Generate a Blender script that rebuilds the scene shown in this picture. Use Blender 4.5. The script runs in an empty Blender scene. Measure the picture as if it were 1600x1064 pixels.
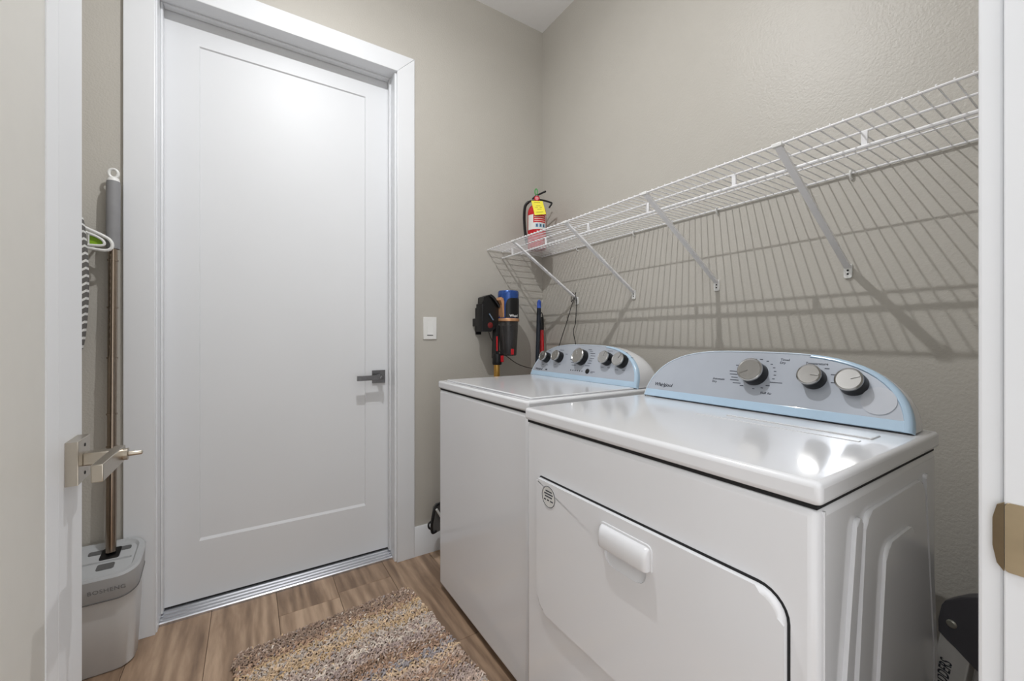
import bpy, bmesh, math, random
from mathutils import Vector, Matrix
random.seed(7)
R = math.radians
scene = bpy.context.scene
col = scene.collection

# ------------------------------------------------------------------ camera, world, exposure
H = 1.14                                     # lens height; origin is under the camera, +y to the back wall, +x to the shelf wall
cam = bpy.data.cameras.new('camera'); camo = bpy.data.objects.new('camera', cam); col.objects.link(camo)
cam.sensor_width = 36.0; cam.lens = 642.0 / 1600 * 36; cam.shift_y = -6.5 / 1600; cam.clip_start = 0.01
camo.location = (0, 0, H); camo.rotation_euler = (R(90), 0, -R(32.56))
scene.camera = camo
world = bpy.data.worlds.new('world'); scene.world = world; world.use_nodes = True
world.node_tree.nodes['Background'].inputs[0].default_value = (0.99, 0.99, 0.985, 1)
world.node_tree.nodes['Background'].inputs[1].default_value = 1.52
scene.view_settings.view_transform = 'Standard'
scene.view_settings.look = 'None'
scene.view_settings.gamma = 1.0
scene.view_settings.use_curve_mapping = False
scene.view_settings.exposure = 0.0
LAMP_POS = (0.26, 1.03, 2.86); LAMP_W = 15.0; DOWN_W = 16.0

# ------------------------------------------------------------------ helpers
def lin(c):
    return tuple(((v / 255) / 12.92 if v / 255 <= 0.04045 else ((v / 255 + 0.055) / 1.055) ** 2.4) for v in c)

MATS = {}
def mat(name, rgb, rough=0.5, metal=0.0, var=0.04, scale=30.0, bump=0.0, bscale=200.0, coat=0.0, trans=0.0, emit=0.0, alpha=1.0, spec=0.5, stretch=None, ior=1.45):
    if name in MATS: return MATS[name]
    m = bpy.data.materials.new(name); m.use_nodes = True
    nt = m.node_tree; b = nt.nodes['Principled BSDF']
    c = lin(rgb)
    tc = nt.nodes.new('ShaderNodeTexCoord')
    mp = nt.nodes.new('ShaderNodeMapping'); nt.links.new(tc.outputs['Object'], mp.inputs[0])
    if stretch: mp.inputs['Scale'].default_value = stretch
    if var:
        n = nt.nodes.new('ShaderNodeTexNoise'); n.inputs['Scale'].default_value = scale; n.inputs['Detail'].default_value = 3
        nt.links.new(mp.outputs[0], n.inputs['Vector'])
        r = nt.nodes.new('ShaderNodeValToRGB')
        r.color_ramp.elements[0].position = 0.3; r.color_ramp.elements[1].position = 0.7
        r.color_ramp.elements[0].color = (*[v * (1 - var) for v in c], 1)
        r.color_ramp.elements[1].color = (*[min(1, v * (1 + var)) for v in c], 1)
        nt.links.new(n.outputs['Fac'], r.inputs[0]); nt.links.new(r.outputs[0], b.inputs['Base Color'])
    else:
        b.inputs['Base Color'].default_value = (*c, 1)
    b.inputs['Roughness'].default_value = rough; b.inputs['Metallic'].default_value = metal
    b.inputs['Specular IOR Level'].default_value = spec; b.inputs['IOR'].default_value = ior
    b.inputs['Coat Weight'].default_value = coat; b.inputs['Coat Roughness'].default_value = 0.05
    b.inputs['Transmission Weight'].default_value = trans; b.inputs['Alpha'].default_value = alpha
    if emit:
        b.inputs['Emission Color'].default_value = (*c, 1); b.inputs['Emission Strength'].default_value = emit
    if bump:
        n2 = nt.nodes.new('ShaderNodeTexNoise'); n2.inputs['Scale'].default_value = bscale; n2.inputs['Detail'].default_value = 4
        nt.links.new(mp.outputs[0], n2.inputs['Vector'])
        bp = nt.nodes.new('ShaderNodeBump'); bp.inputs['Strength'].default_value = bump; bp.inputs['Distance'].default_value = 0.004
        nt.links.new(n2.outputs['Fac'], bp.inputs['Height']); nt.links.new(bp.outputs[0], b.inputs['Normal'])
    MATS[name] = m
    return m

def box(bm, x0, x1, y0, y1, z0, z1, bev=0.0, seg=2):
    vs = [bm.verts.new((x, y, z)) for x in (x0, x1) for y in (y0, y1) for z in (z0, z1)]
    fs = [(0, 1, 3, 2), (4, 6, 7, 5), (0, 4, 5, 1), (2, 3, 7, 6), (0, 2, 6, 4), (1, 5, 7, 3)]
    faces = [bm.faces.new([vs[i] for i in f]) for f in fs]
    if bev:
        es = list({e for f in faces for e in f.edges})
        r_ = bmesh.ops.bevel(bm, geom=es, offset=bev, segments=seg, profile=0.5, affect='EDGES')
        for f in r_['faces']: f.smooth = True
    return faces

def prism(bm, pts, fn0, fn1, bev=0.0, seg=2):
    """pts: 2D outline; fn0/fn1 map (u,v) to 3D on the two caps; bevels the second cap's rim"""
    a = [bm.verts.new(fn0(*p)) for p in pts]; b = [bm.verts.new(fn1(*p)) for p in pts]
    n = len(pts)
    bm.faces.new(a[::-1]); top = bm.faces.new(b)
    sides = [bm.faces.new([a[i], a[(i + 1) % n], b[(i + 1) % n], b[i]]) for i in range(n)]
    if bev:
        for f in sides: f.smooth = n > 8
        r_ = bmesh.ops.bevel(bm, geom=list(top.edges), offset=bev, segments=seg, profile=0.5, affect='EDGES')
        for f in r_['faces']: f.smooth = True

def rrect(u0, u1, v0, v1, r, seg=5):
    """rounded rectangle; r is a number or four radii (u1v0, u1v1, u0v1, u0v0)"""
    rs = [r] * 4 if not isinstance(r, (list, tuple)) else r
    out = []
    for (cu, cv, a0, rr) in ((u1, v0, -90, rs[0]), (u1, v1, 0, rs[1]), (u0, v1, 90, rs[2]), (u0, v0, 180, rs[3])):
        su = -1 if cu == u1 else 1; sv = -1 if cv == v1 else 1
        if rr <= 1e-6: out.append((cu, cv)); continue
        for k in range(seg + 1):
            a = R(a0 + 90 * k / seg)
            out.append((cu + su * rr + rr * math.cos(a), cv + sv * rr + rr * math.sin(a)))
    return out

def tube(bm, pts, r, seg=10, cap=True, closed=False):
    pts = [Vector(p) for p in pts]; n = len(pts)
    rs = r if isinstance(r, (list, tuple)) else [r] * n
    rings = []; prev = None
    for i in range(n):
        if closed: t = pts[(i + 1) % n] - pts[i - 1]
        else: t = pts[min(i + 1, n - 1)] - pts[max(i - 1, 0)]
        t.normalize()
        if prev is None:
            a = Vector((0, 0, 1)) if abs(t.z) < 0.9 else Vector((1, 0, 0))
            u = t.cross(a).normalized()
        else:
            u = (prev - t * prev.dot(t)).normalized()
        prev = u; w = t.cross(u)
        rings.append([bm.verts.new(pts[i] + (u * math.cos(2 * math.pi * k / seg) + w * math.sin(2 * math.pi * k / seg)) * rs[i]) for k in range(seg)])
    m = n if closed else n - 1
    for i in range(m):
        A, B = rings[i], rings[(i + 1) % n]
        for k in range(seg):
            bm.faces.new([A[k], A[(k + 1) % seg], B[(k + 1) % seg], B[k]])
    if cap and not closed:
        bm.faces.new(rings[0][::-1]); bm.faces.new(rings[-1])

def lathe(bm, prof, origin, axis=(0, 0, 1), seg=28):
    """prof: list of (radius, height) along axis"""
    q = Vector((0, 0, 1)).rotation_difference(Vector(axis).normalized()); o = Vector(origin)
    rings = []
    for (r, h) in prof:
        if r < 1e-6: rings.append([bm.verts.new(o + q @ Vector((0, 0, h)))]); continue
        rings.append([bm.verts.new(o + q @ Vector((r * math.cos(2 * math.pi * k / seg), r * math.sin(2 * math.pi * k / seg), h))) for k in range(seg)])
    for A, B in zip(rings, rings[1:]):
        for k in range(seg):
            k2 = (k + 1) % seg
            if len(A) == 1 and len(B) == 1: continue
            if len(A) == 1: bm.faces.new([A[0], B[k2], B[k]])
            elif len(B) == 1: bm.faces.new([A[k], A[k2], B[0]])
            else: bm.faces.new([A[k], A[k2], B[k2], B[k]])
    if len(rings[0]) > 1: bm.faces.new(rings[0][::-1])
    if len(rings[-1]) > 1: bm.faces.new(rings[-1])

def bez(p0, p1, p2, p3, n=14):
    p0, p1, p2, p3 = map(Vector, (p0, p1, p2, p3)); out = []
    for i in range(n + 1):
        t = i / n; s = 1 - t
        out.append(p0 * s ** 3 + p1 * 3 * s * s * t + p2 * 3 * s * t * t + p3 * t ** 3)
    return out

def spline(pts, n=8):
    P = [Vector(p) for p in pts]; P = [P[0] * 2 - P[1]] + P + [P[-1] * 2 - P[-2]]; out = []
    for i in range(1, len(P) - 2):
        for k in range(n):
            t = k / n
            out.append(0.5 * ((2 * P[i]) + (-P[i - 1] + P[i + 1]) * t + (2 * P[i - 1] - 5 * P[i] + 4 * P[i + 1] - P[i + 2]) * t * t + (-P[i - 1] + 3 * P[i] - 3 * P[i + 1] + P[i + 2]) * t ** 3))
    out.append(P[-2]); return out

def origin_of(o):
    return o.get('_o', None)
BASE = {}
def link(o, parent):
    col.objects.link(o)
    if parent is not None:
        o.parent = parent
        o.matrix_parent_inverse = Matrix.Translation(-Vector(BASE[parent.name]))

def obj(name, bm, m, parent=None, smooth=35, label=None):
    bmesh.ops.recalc_face_normals(bm, faces=bm.faces)
    keep = any(f.smooth for f in bm.faces)
    me = bpy.data.meshes.new(name); bm.to_mesh(me); bm.free()
    if smooth:
        if not keep:
            for p in me.polygons: p.use_smooth = True
        fl = [p.use_smooth for p in me.polygons]
        me.set_sharp_from_angle(angle=R(smooth))
        me.polygons.foreach_set('use_smooth', fl)
    me.materials.append(m)
    o = bpy.data.objects.new(name, me); BASE[o.name] = (0, 0, 0)
    link(o, parent)
    if label: o['label'] = label
    return o

def nb(): return bmesh.new()

def thing(name, label, cat, loc, group=None, kind=None):
    o = bpy.data.objects.new(name, None); col.objects.link(o); o.location = loc; o.empty_display_size = 0.05
    BASE[o.name] = tuple(loc)
    if label: o['label'] = label
    if cat: o['category'] = cat
    if group: o['group'] = group
    if kind: o['kind'] = kind
    return o

def tag(o, label=None, cat=None, group=None, kind=None):
    if label: o['label'] = label
    if cat: o['category'] = cat
    if group: o['group'] = group
    if kind: o['kind'] = kind
    return o

def bx(name, m, parent, *a, bev=0.0, seg=2, label=None):
    bm = nb(); box(bm, *a, bev=bev, seg=seg); return obj(name, bm, m, parent, label=label)

def copy_at(o, parent, off):
    c = o.copy(); col.objects.link(c); c.parent = parent
    c.matrix_parent_inverse = Matrix.Translation(-Vector(BASE[parent.name])); c.location = off
    BASE[c.name] = (0, 0, 0)
    return c

def text(name, body, size, m, parent, origin, right, up, shear=0.0, extrude=0.0003, align='LEFT', bold=0.0, space=1.0, cond=1.0):
    cu = bpy.data.curves.new('t', 'FONT'); cu.body = body; cu.size = size; cu.extrude = extrude; cu.shear = shear
    cu.align_x = align; cu.align_y = 'CENTER'; cu.offset = bold; cu.space_character = space; cu.resolution_u = 3
    to = bpy.data.objects.new('t', cu); col.objects.link(to)
    dg = bpy.context.evaluated_depsgraph_get(); dg.update()
    me = bpy.data.meshes.new_from_object(to.evaluated_get(dg)); me.name = name
    bpy.data.objects.remove(to); bpy.data.curves.remove(cu)
    r = Vector(right).normalized(); u = Vector(up).normalized(); nrm = r.cross(u); r = r * cond
    M4 = Matrix(((r.x, u.x, nrm.x, origin[0]), (r.y, u.y, nrm.y, origin[1]), (r.z, u.z, nrm.z, origin[2]), (0, 0, 0, 1)))
    me.transform(M4); me.materials.clear(); me.materials.append(m)
    o = bpy.data.objects.new(name, me); BASE[o.name] = (0, 0, 0); link(o, parent)
    return o

# ------------------------------------------------------------------ materials
WALLC = (187, 183, 175)
m_wall = mat('greige_wall_paint', WALLC, 0.40, var=0.012, scale=6, bump=0.30, bscale=150)
m_ceil = mat('ceiling_paint', (249, 249, 250), 0.7, var=0.01, bump=0.15, bscale=120)
m_trim = mat('white_trim_paint', (226, 228, 231), 0.34, var=0.01, scale=4)
m_door = mat('white_door_paint', (226, 228, 231), 0.42, spec=0.35, var=0.01, scale=3)
m_white = mat('white_enamel', (226, 227, 230), 0.16, var=0.008, scale=3, coat=0.4)
m_plast = mat('white_plastic', (228, 228, 226), 0.35, var=0.01)
m_seam = mat('dark_gap', (28, 28, 30), 0.8)
m_film = mat('blue_protective_film', (176, 201, 222), 0.18, var=0.03, scale=12, coat=0.3)
m_rim = mat('pale_rim_film', (206, 218, 230), 0.2, var=0.02, coat=0.3)
m_face = mat('silver_grey_console_face', (176, 182, 192), 0.24, metal=0.15, var=0.03, scale=9, coat=0.3)
m_knob = mat('brushed_silver', (178, 177, 175), 0.25, metal=0.95, var=0.03, scale=60)
m_black = mat('black_plastic', (16, 16, 18), 0.35)
m_ink = mat('dark_grey_print', (58, 62, 72), 0.6)
m_wire = mat('white_vinyl_wire', (236, 236, 238), 0.35, var=0.01)
m_nickel = mat('satin_nickel', (176, 168, 156), 0.3, metal=1.0, var=0.03, scale=80)
m_brass = mat('antique_brass_strike', (186, 168, 138), 0.32, metal=1.0, var=0.06, scale=40)
m_pewter = mat('brushed_pewter', (120, 120, 122), 0.32, metal=0.9, var=0.08, scale=120)
m_alu = mat('mill_aluminium', (206, 208, 214), 0.25, metal=0.9, var=0.04, scale=60, stretch=(0.05, 1, 1))
m_red = mat('red_enamel', (196, 22, 34), 0.25, coat=0.3)

def wood_mat():
    m = bpy.data.materials.new('oak_vinyl_plank'); m.use_nodes = True; nt = m.node_tree; b = nt.nodes['Principled BSDF']
    L = nt.links.new
    tc = nt.nodes.new('ShaderNodeTexCoord'); oi = nt.nodes.new('ShaderNodeObjectInfo')
    mp = nt.nodes.new('ShaderNodeMapping'); mp.inputs['Scale'].default_value = (1, 0.12, 1)
    off = nt.nodes.new('ShaderNodeVectorMath'); off.operation = 'SCALE'; off.inputs[0].default_value = (7.3, 3.1, 1.7)
    L(oi.outputs['Random'], off.inputs['Scale'])
    add = nt.nodes.new('ShaderNodeVectorMath'); add.operation = 'ADD'
    L(tc.outputs['Object'], add.inputs[0]); L(off.outputs[0], add.inputs[1]); L(add.outputs[0], mp.inputs[0])
    n1 = nt.nodes.new('ShaderNodeTexNoise'); n1.inputs['Scale'].default_value = 9; n1.inputs['Detail'].default_value = 6; n1.inputs['Distortion'].default_value = 1.2
    n2 = nt.nodes.new('ShaderNodeTexNoise'); n2.inputs['Scale'].default_value = 75; n2.inputs['Detail'].default_value = 5
    wv = nt.nodes.new('ShaderNodeTexWave'); wv.inputs['Scale'].default_value = 6; wv.inputs['Distortion'].default_value = 9; wv.inputs['Detail'].default_value = 3; wv.inputs['Detail Scale'].default_value = 1.3
    for n in (n1, n2, wv): L(mp.outputs[0], n.inputs['Vector'])
    r = nt.nodes.new('ShaderNodeValToRGB')
    els = r.color_ramp.elements
    els[0].position = 0.25; els[0].color = (*lin((128, 105, 86)), 1); els[1].position = 0.75; els[1].color = (*lin((206, 178, 152)), 1)
    e = els.new(0.5); e.color = (*lin((170, 143, 119)), 1)
    mx = nt.nodes.new('ShaderNodeMath'); mx.operation = 'MULTIPLY_ADD'; mx.inputs[1].default_value = 0.16
    L(wv.outputs['Fac'], mx.inputs[0])
    m2 = nt.nodes.new('ShaderNodeMath'); m2.operation = 'MULTIPLY'; m2.inputs[1].default_value = 0.84; L(n1.outputs['Fac'], m2.inputs[0]); L(m2.outputs[0], mx.inputs[2])
    m3 = nt.nodes.new('ShaderNodeMath'); m3.operation = 'MULTIPLY_ADD'; m3.inputs[1].default_value = 0.28; m3.inputs[2].default_value = -0.14; L(oi.outputs['Random'], m3.inputs[0])
    m4 = nt.nodes.new('ShaderNodeMath'); m4.operation = 'ADD'; L(mx.outputs[0], m4.inputs[0]); L(m3.outputs[0], m4.inputs[1])
    m5 = nt.nodes.new('ShaderNodeMath'); m5.operation = 'MULTIPLY_ADD'; m5.inputs[1].default_value = 0.35; L(n2.outputs['Fac'], m5.inputs[0])
    sub = nt.nodes.new('ShaderNodeMath'); sub.operation = 'SUBTRACT'; sub.inputs[1].default_value = 0.175; L(m4.outputs[0], sub.inputs[0]); L(sub.outputs[0], m5.inputs[2])
    L(m5.outputs[0], r.inputs[0]); L(r.outputs[0], b.inputs['Base Color'])
    b.inputs['Roughness'].default_value = 0.42
    bp = nt.nodes.new('ShaderNodeBump'); bp.inputs['Strength'].default_value = 0.15; bp.inputs['Distance'].default_value = 0.002
    L(n2.outputs['Fac'], bp.inputs['Height']); L(bp.outputs[0], b.inputs['Normal'])
    return m
m_wood = wood_mat()

# ------------------------------------------------------------------ the room
YA, XB, XL, ZC = 2.072, 1.55, -0.92, 3.045
YC = 0.081                                   # laundry-side face of the doorway wall
OX0, OX1, OZ = -0.300, 0.618, 2.478          # back door rough opening (jamb faces)
JX0, JX1, JZ = -0.262, 0.630, 2.46           # doorway the camera stands in
def struct(name, bm, m): return tag(obj(name, bm, m), kind='structure')

floor = thing('floor', None, None, (0, 1, -0.02), kind='structure')
bx('subfloor', m_seam, floor, XL - 0.1, XB + 0.1, -1.2, YA + 0.25, -0.05, -0.004)
PW, PL = 0.232, 1.22
protos = {}
ncol = 0; x = 0.10 - PW * 5
while x < XB + 0.05:
    offs = (0.73, 0.18, 1.01, 0.45, 0.88, 0.06)[ncol % 6]
    if abs(x - 0.10) < 0.02: offs = 0.695
    y = 1.92 + 0.0 - PL * 5 + (offs - 0.695) if True else 0
    while y < YA + 0.24:
        x0, x1 = max(x, XL - 0.08), min(x + PW, XB + 0.08); y0, y1 = max(y, -1.18), min(y + PL, YA + 0.24)
        if x1 < XL - 0.09 and y0 > -0.05: y += PL; continue
        if x1 - x0 > 0.01 and y1 - y0 > 0.03:
            bm = nb(); box(bm, x0 + 0.0006, x1 - 0.0006, y0 + 0.0006, y1 - 0.0006, -0.02, 0.0, bev=0.0009, seg=1)
            obj('plank', bm, m_wood, floor, smooth=0)
        y += PL
    x += PW; ncol += 1

bm = nb(); box(bm, XL - 0.1, XB + 0.1, YC - 0.11, YA + 0.12, ZC, ZC + 0.08); struct('ceiling', bm, m_ceil)
bm = nb()
box(bm, XL - 0.1, OX0 - 0.012, YA, YA + 0.12, -0.02, ZC); box(bm, OX1 + 0.012, XB + 0.1, YA, YA + 0.12, -0.02, ZC); box(bm, OX0 - 0.012, OX1 + 0.012, YA, YA + 0.12, OZ + 0.012, ZC)
struct('wall_back', bm, m_wall)
bm = nb(); box(bm, XB, XB + 0.1, YC - 0.11, YA, -0.02, ZC); struct('wall_right', bm, m_wall)
bm = nb(); box(bm, XL - 0.1, XL, YC - 0.11, YA, -0.02, ZC); struct('wall_left', bm, m_wall)
bm = nb()
box(bm, XL, JX0 - 0.018, YC - 0.115, YC, -0.02, ZC); box(bm, JX1 + 0.018, XB, YC - 0.115, YC, -0.02, ZC); box(bm, JX0 - 0.018, JX1 + 0.018, YC - 0.115, YC, JZ + 0.018, ZC)
struct('wall_front', bm, m_wall)
# baseboards
bm = nb(); prism(bm, [(0, 0), (0.014, 0), (0.014, 0.142), (0.009, 0.150), (0, 0.150)], lambda u, v: (0.7165, YA - u, v), lambda u, v: (XB, YA - u, v)); struct('baseboard_back', bm, m_trim)
bm = nb(); prism(bm, [(0, 0), (0.014, 0), (0.014, 0.142), (0.009, 0.150), (0, 0.150)], lambda u, v: (XL, YA - u, v), lambda u, v: (-0.396, YA - u, v)); struct('baseboard_left', bm, m_trim)
bm = nb(); prism(bm, [(0, 0), (0.014, 0), (0.014, 0.142), (0.009, 0.150), (0, 0.150)], lambda u, v: (XB - u, YC + 0.02, v), lambda u, v: (XB - u, YA - 0.016, v)); struct('baseboard_right', bm, m_trim)

# back door casing
tr = thing('trim_1', None, None, (0.16, YA, 0), kind='structure')
CY = YA - 0.018
bm = nb(); prism(bm, [(-0.395, 0.0), (-0.304, 0.0), (-0.304, 2.476), (-0.395, 2.566)], lambda u, v: (u, YA, v), lambda u, v: (u, CY, v), bev=0.0025); obj('casing_board', bm, m_trim, tr)
bm = nb(); prism(bm, [(0.627, 0.0), (0.717, 0.0), (0.717, 2.566), (0.627, 2.476)], lambda u, v: (u, YA, v), lambda u, v: (u, CY, v), bev=0.0025); obj('casing_board', bm, m_trim, tr)
bm = nb(); prism(bm, [(-0.3045, 2.4765), (0.6275, 2.4765), (0.7165, 2.5665), (-0.3945, 2.5665)], lambda u, v: (u, YA, v), lambda u, v: (u, CY, v), bev=0.0025); obj('casing_board', bm, m_trim, tr)

# back door
DY = 2.170
d1 = thing('door_1', None, None, (0.16, DY, 0), kind='structure')
for (x0, x1) in ((OX0 - 0.012, OX0), (OX1, OX1 + 0.012)):
    bx('jamb', m_trim, d1, x0, x1, YA - 0.001, DY + 0.06, 0, OZ + 0.012)
bx('jamb', m_trim, d1, OX0, OX1, YA - 0.001, DY + 0.06, OZ, OZ + 0.012)
bx('weather_stop', m_trim, d1, OX0, OX0 + 0.008, DY - 0.035, DY - 0.003, 0.03, OZ, bev=0.002)
bx('weather_stop', m_trim, d1, OX1 - 0.008, OX1, DY - 0.035, DY - 0.003, 0.03, OZ, bev=0.002)
bx('weather_stop', m_trim, d1, OX0 + 0.0085, OX1 - 0.0085, DY - 0.035, DY - 0.003, OZ - 0.008, OZ, bev=0.002)
PX0, PX1, PZ0, PZ1 = -0.179, 0.499, 0.276, 2.363
SX0, SX1, SZ0, SZ1 = OX0 + 0.002, OX1 - 0.002, 0.034, OZ - 0.003
bm = nb()
def ringface(bm, outer, inner, y_o, y_i):
    o = [bm.verts.new((u, y_o, v)) for u, v in outer]; i = [bm.verts.new((u, y_i, v)) for u, v in inner]
    for k in range(4): bm.faces.new([o[k], o[(k + 1) % 4], i[(k + 1) % 4], i[k]])
    return o, i
rc = lambda a, b, c, d: [(a, c), (b, c), (b, d), (a, d)]
o, i = ringface(bm, rc(SX0, SX1, SZ0, SZ1), rc(PX0, PX1, PZ0, PZ1), DY, DY)
i2 = [bm.verts.new((u, DY + 0.007, v)) for u, v in rc(PX0 + 0.004, PX1 - 0.004, PZ0 + 0.012, PZ1 - 0.004)]
for k in range(4): bm.faces.new([i[k], i[(k + 1) % 4], i2[(k + 1) % 4], i2[k]])
bo = [bm.verts.new((u, DY + 0.04, v)) for u, v in rc(SX0, SX1, SZ0, SZ1)]
for k in range(4): bm.faces.new([o[k], bo[k], bo[(k + 1) % 4], o[(k + 1) % 4]])
bm.faces.new(bo)
slab = obj('door_slab', bm, m_door, d1, smooth=0)
bx('panel', m_door, d1, PX0 + 0.003, PX1 - 0.003, DY + 0.0065, DY + 0.02, PZ0 + 0.011, PZ1 - 0.003)
# lever set
LX, LZ = 0.563, 0.932
h = bx('lever_handle', m_pewter, d1, LX - 0.033, LX + 0.033, DY - 0.009, DY - 0.0001, LZ - 0.033, LZ + 0.033, bev=0.0012, label='brushed pewter lever handle with square plate')
bm = nb(); lathe(bm, [(0.014, 0), (0.014, 0.02), (0.011, 0.024), (0.011, 0.05), (0, 0.05)], (LX, DY - 0.009, LZ), (0, -1, 0)); obj('lever_neck', bm, m_pewter, h)
bx('lever_arm', m_pewter, h, LX - 0.118, LX + 0.012, DY - 0.066, DY - 0.052, LZ - 0.012, LZ + 0.012, bev=0.001)
bm = nb(); lathe(bm, [(0.009, 0), (0.009, 0.006), (0.004, 0.007), (0.003, 0.012), (0, 0.012)], (LX, DY - 0.066, LZ), (0, -1, 0)); obj('privacy_button', bm, m_pewter, h)
# threshold: stepped aluminium sill
TP = [(2.200, 0.0), (2.101, 0.0), (2.100, 0.010), (2.104, 0.014), (2.114, 0.016), (2.116, 0.0135), (2.120, 0.0135), (2.122, 0.018), (2.132, 0.020), (2.134, 0.0175), (2.138, 0.0175), (2.140, 0.022), (2.150, 0.024), (2.152, 0.0215), (2.156, 0.0215), (2.158, 0.026), (2.200, 0.030)]
bm = nb(); prism(bm, TP, lambda u, v: (OX0 + 0.001, u, v), lambda u, v: (OX1 - 0.001, u, v)); obj('threshold', bm, m_alu, d1, smooth=20)
bx('door_sweep', m_seam, d1, SX0, SX1, DY + 0.003, DY + 0.03, 0.0295, 0.0345)

# doorway the camera stands in: jambs, casing, strike plate
fr = thing('trim_2', None, None, (0.2, YC - 0.05, 0), kind='structure')
bx('jamb', m_trim, fr, JX1, JX1 + 0.0175, YC - 0.12, YC, 0, JZ + 0.015, bev=0.0012)
bx('jamb', m_trim, fr, JX0 - 0.0175, JX0, YC - 0.12, YC, 0, JZ + 0.015, bev=0.0012)
bx('jamb', m_trim, fr, JX0, JX1, YC - 0.12, YC, JZ, JZ + 0.015)
bx('casing_board', m_trim, fr, JX1 + 0.005, JX1 + 0.094, YC + 0.0001, YC + 0.018, 0, JZ + 0.09, bev=0.003)
bx('door_stop', m_trim, fr, JX1 - 0.011, JX1 - 0.0001, YC - 0.09, YC - 0.042, 0, JZ - 0.001, bev=0.001)
SZ = 0.942
bm = nb(); prism(bm, rrect(YC - 0.042, YC - 0.001, SZ - 0.034, SZ + 0.034, 0.003), lambda u, v: (JX1 - 0.0002, u, v), lambda u, v: (JX1 - 0.0022, u, v), bev=0.0004)
st = obj('strike_plate', bm, m_brass, fr)
bm = nb()
lip = [(YC - 0.0005, SZ - 0.034), (YC + 0.0045, SZ - 0.028), (YC + 0.0075, SZ - 0.012), (YC + 0.0075, SZ + 0.016), (YC + 0.0045, SZ + 0.030), (YC - 0.0005, SZ + 0.034)]
prism(bm, lip, lambda u, v: (JX1 + 0.0016 + max(0, (u - YC)) * 0.45, u, v), lambda u, v: (JX1 - 0.0022 + max(0, (u - YC)) * 0.45, u, v)); obj('strike_lip', bm, m_brass, st)
bx('latch_hole', m_seam, st, JX1 - 0.0026, JX1 - 0.0021, YC - 0.034, YC - 0.013, SZ - 0.012, SZ + 0.012)

# open door leaf on the left, hinged on the doorway; its far edge carries the lever
d2 = thing('door_2', None, None, (-0.236, 0.10, 0), kind='structure')
LY0, LY1, DZ0, DZ1 = 0.105, 0.967, 0.012, JZ - 0.004
FXa = lambda y: -0.2325 - 0.036 * (y - 0.86)          # leaf stands a couple of degrees past square
def leafbox(name, y0, y1, z0, z1, m, dx0=0.0, dx1=0.035, bev=0.0015):
    bm = nb()
    prism(bm, [(y0, z0), (y1, z0), (y1, z1), (y0, z1)], lambda u, v: (FXa(u) - dx1, u, v), lambda u, v: (FXa(u) - dx0, u, v), bev=bev)
    return obj(name, bm, m, d2)
ST = 0.114
leafbox('stile', LY1 - ST, LY1, DZ0, DZ1, m_door); leafbox('stile', LY0, LY0 + ST, DZ0, DZ1, m_door)
leafbox('rail', LY0 + ST, LY1 - ST, DZ0, DZ0 + 0.22, m_door); leafbox('rail', LY0 + ST, LY1 - ST, DZ1 - ST, DZ1, m_door)
G0, G1, GZ0, GZ1 = LY0 + ST, LY1 - ST, DZ0 + 0.22, DZ1 - ST
def moulding(y0, y1, z0, z1, w):
    bm = nb()
    o = [bm.verts.new((FXa(u) - 0.0005, u, v)) for u, v in rc(y0, y1, z0, z1)]
    i = [bm.verts.new((FXa(u) - 0.004, u, v)) for u, v in rc(y0 + w, y1 - w, z0 + w, z1 - w)]
    b = [bm.verts.new((FXa(u) - 0.030, u, v)) for u, v in rc(y0 + w, y1 - w, z0 + w, z1 - w)]
    c = [bm.verts.new((FXa(u) - 0.030, u, v)) for u, v in rc(y0, y1, z0, z1)]
    for A, B in ((o, i), (i, b), (b, c), (c, o)):
        for k in range(4): bm.faces.new([A[k], A[(k + 1) % 4], B[(k + 1) % 4], B[k]])
    return obj('glass_moulding', bm, m_trim, d2, smooth=0)
moulding(G0, G1, GZ0, GZ1, 0.034)
m_frost = mat('frosted_glass', (238, 236, 230), 0.45, var=0.01, trans=0.3)
leafbox('frosted_glass_pane', G0 + 0.030, G1 - 0.030, GZ0 + 0.030, GZ1 - 0.030, m_frost, 0.0055, 0.0115, bev=0)
HYc, HZ = 0.910, 0.947
fx0 = FXa(HYc)
bm = nb(); prism(bm, [(HYc - 0.033, HZ - 0.033), (HYc + 0.033, HZ - 0.033), (HYc + 0.033, HZ + 0.033), (HYc - 0.033, HZ + 0.033)], lambda u, v: (FXa(u) + 0.0001, u, v), lambda u, v: (FXa(u) + 0.0148, u, v), bev=0.0012)
h2 = obj('lever_handle', bm, m_nickel, d2, label='satin nickel lever handle with square plate')
bm = nb(); box(bm, fx0 + 0.014, fx0 + 0.052, HYc - 0.010, HYc + 0.010, HZ - 0.010, HZ + 0.010, bev=0.002); obj('lever_neck', bm, m_nickel, h2)
bx('lever_arm', m_nickel, h2, fx0 + 0.047, fx0 + 0.060, HYc - 0.110, HYc + 0.014, HZ - 0.0125, HZ + 0.0125, bev=0.0012)
bm = nb(); lathe(bm, [(0.0095, 0), (0.0095, 0.006), (0.004, 0.007), (0.0035, 0.022), (0.002, 0.024), (0, 0.024)], (fx0 + 0.060, HYc, HZ), (1, 0, 0)); obj('privacy_button', bm, m_nickel, h2)
for dz in (-0.022, 0.022):
    bm = nb(); lathe(bm, [(0.0028, 0), (0.0028, 0.0006), (0, 0.0006)], (FXa(HYc) + 0.0147, HYc + 0.001, HZ + dz), (1, 0, 0), seg=10); obj('screw_hole', bm, m_seam, h2)

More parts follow.
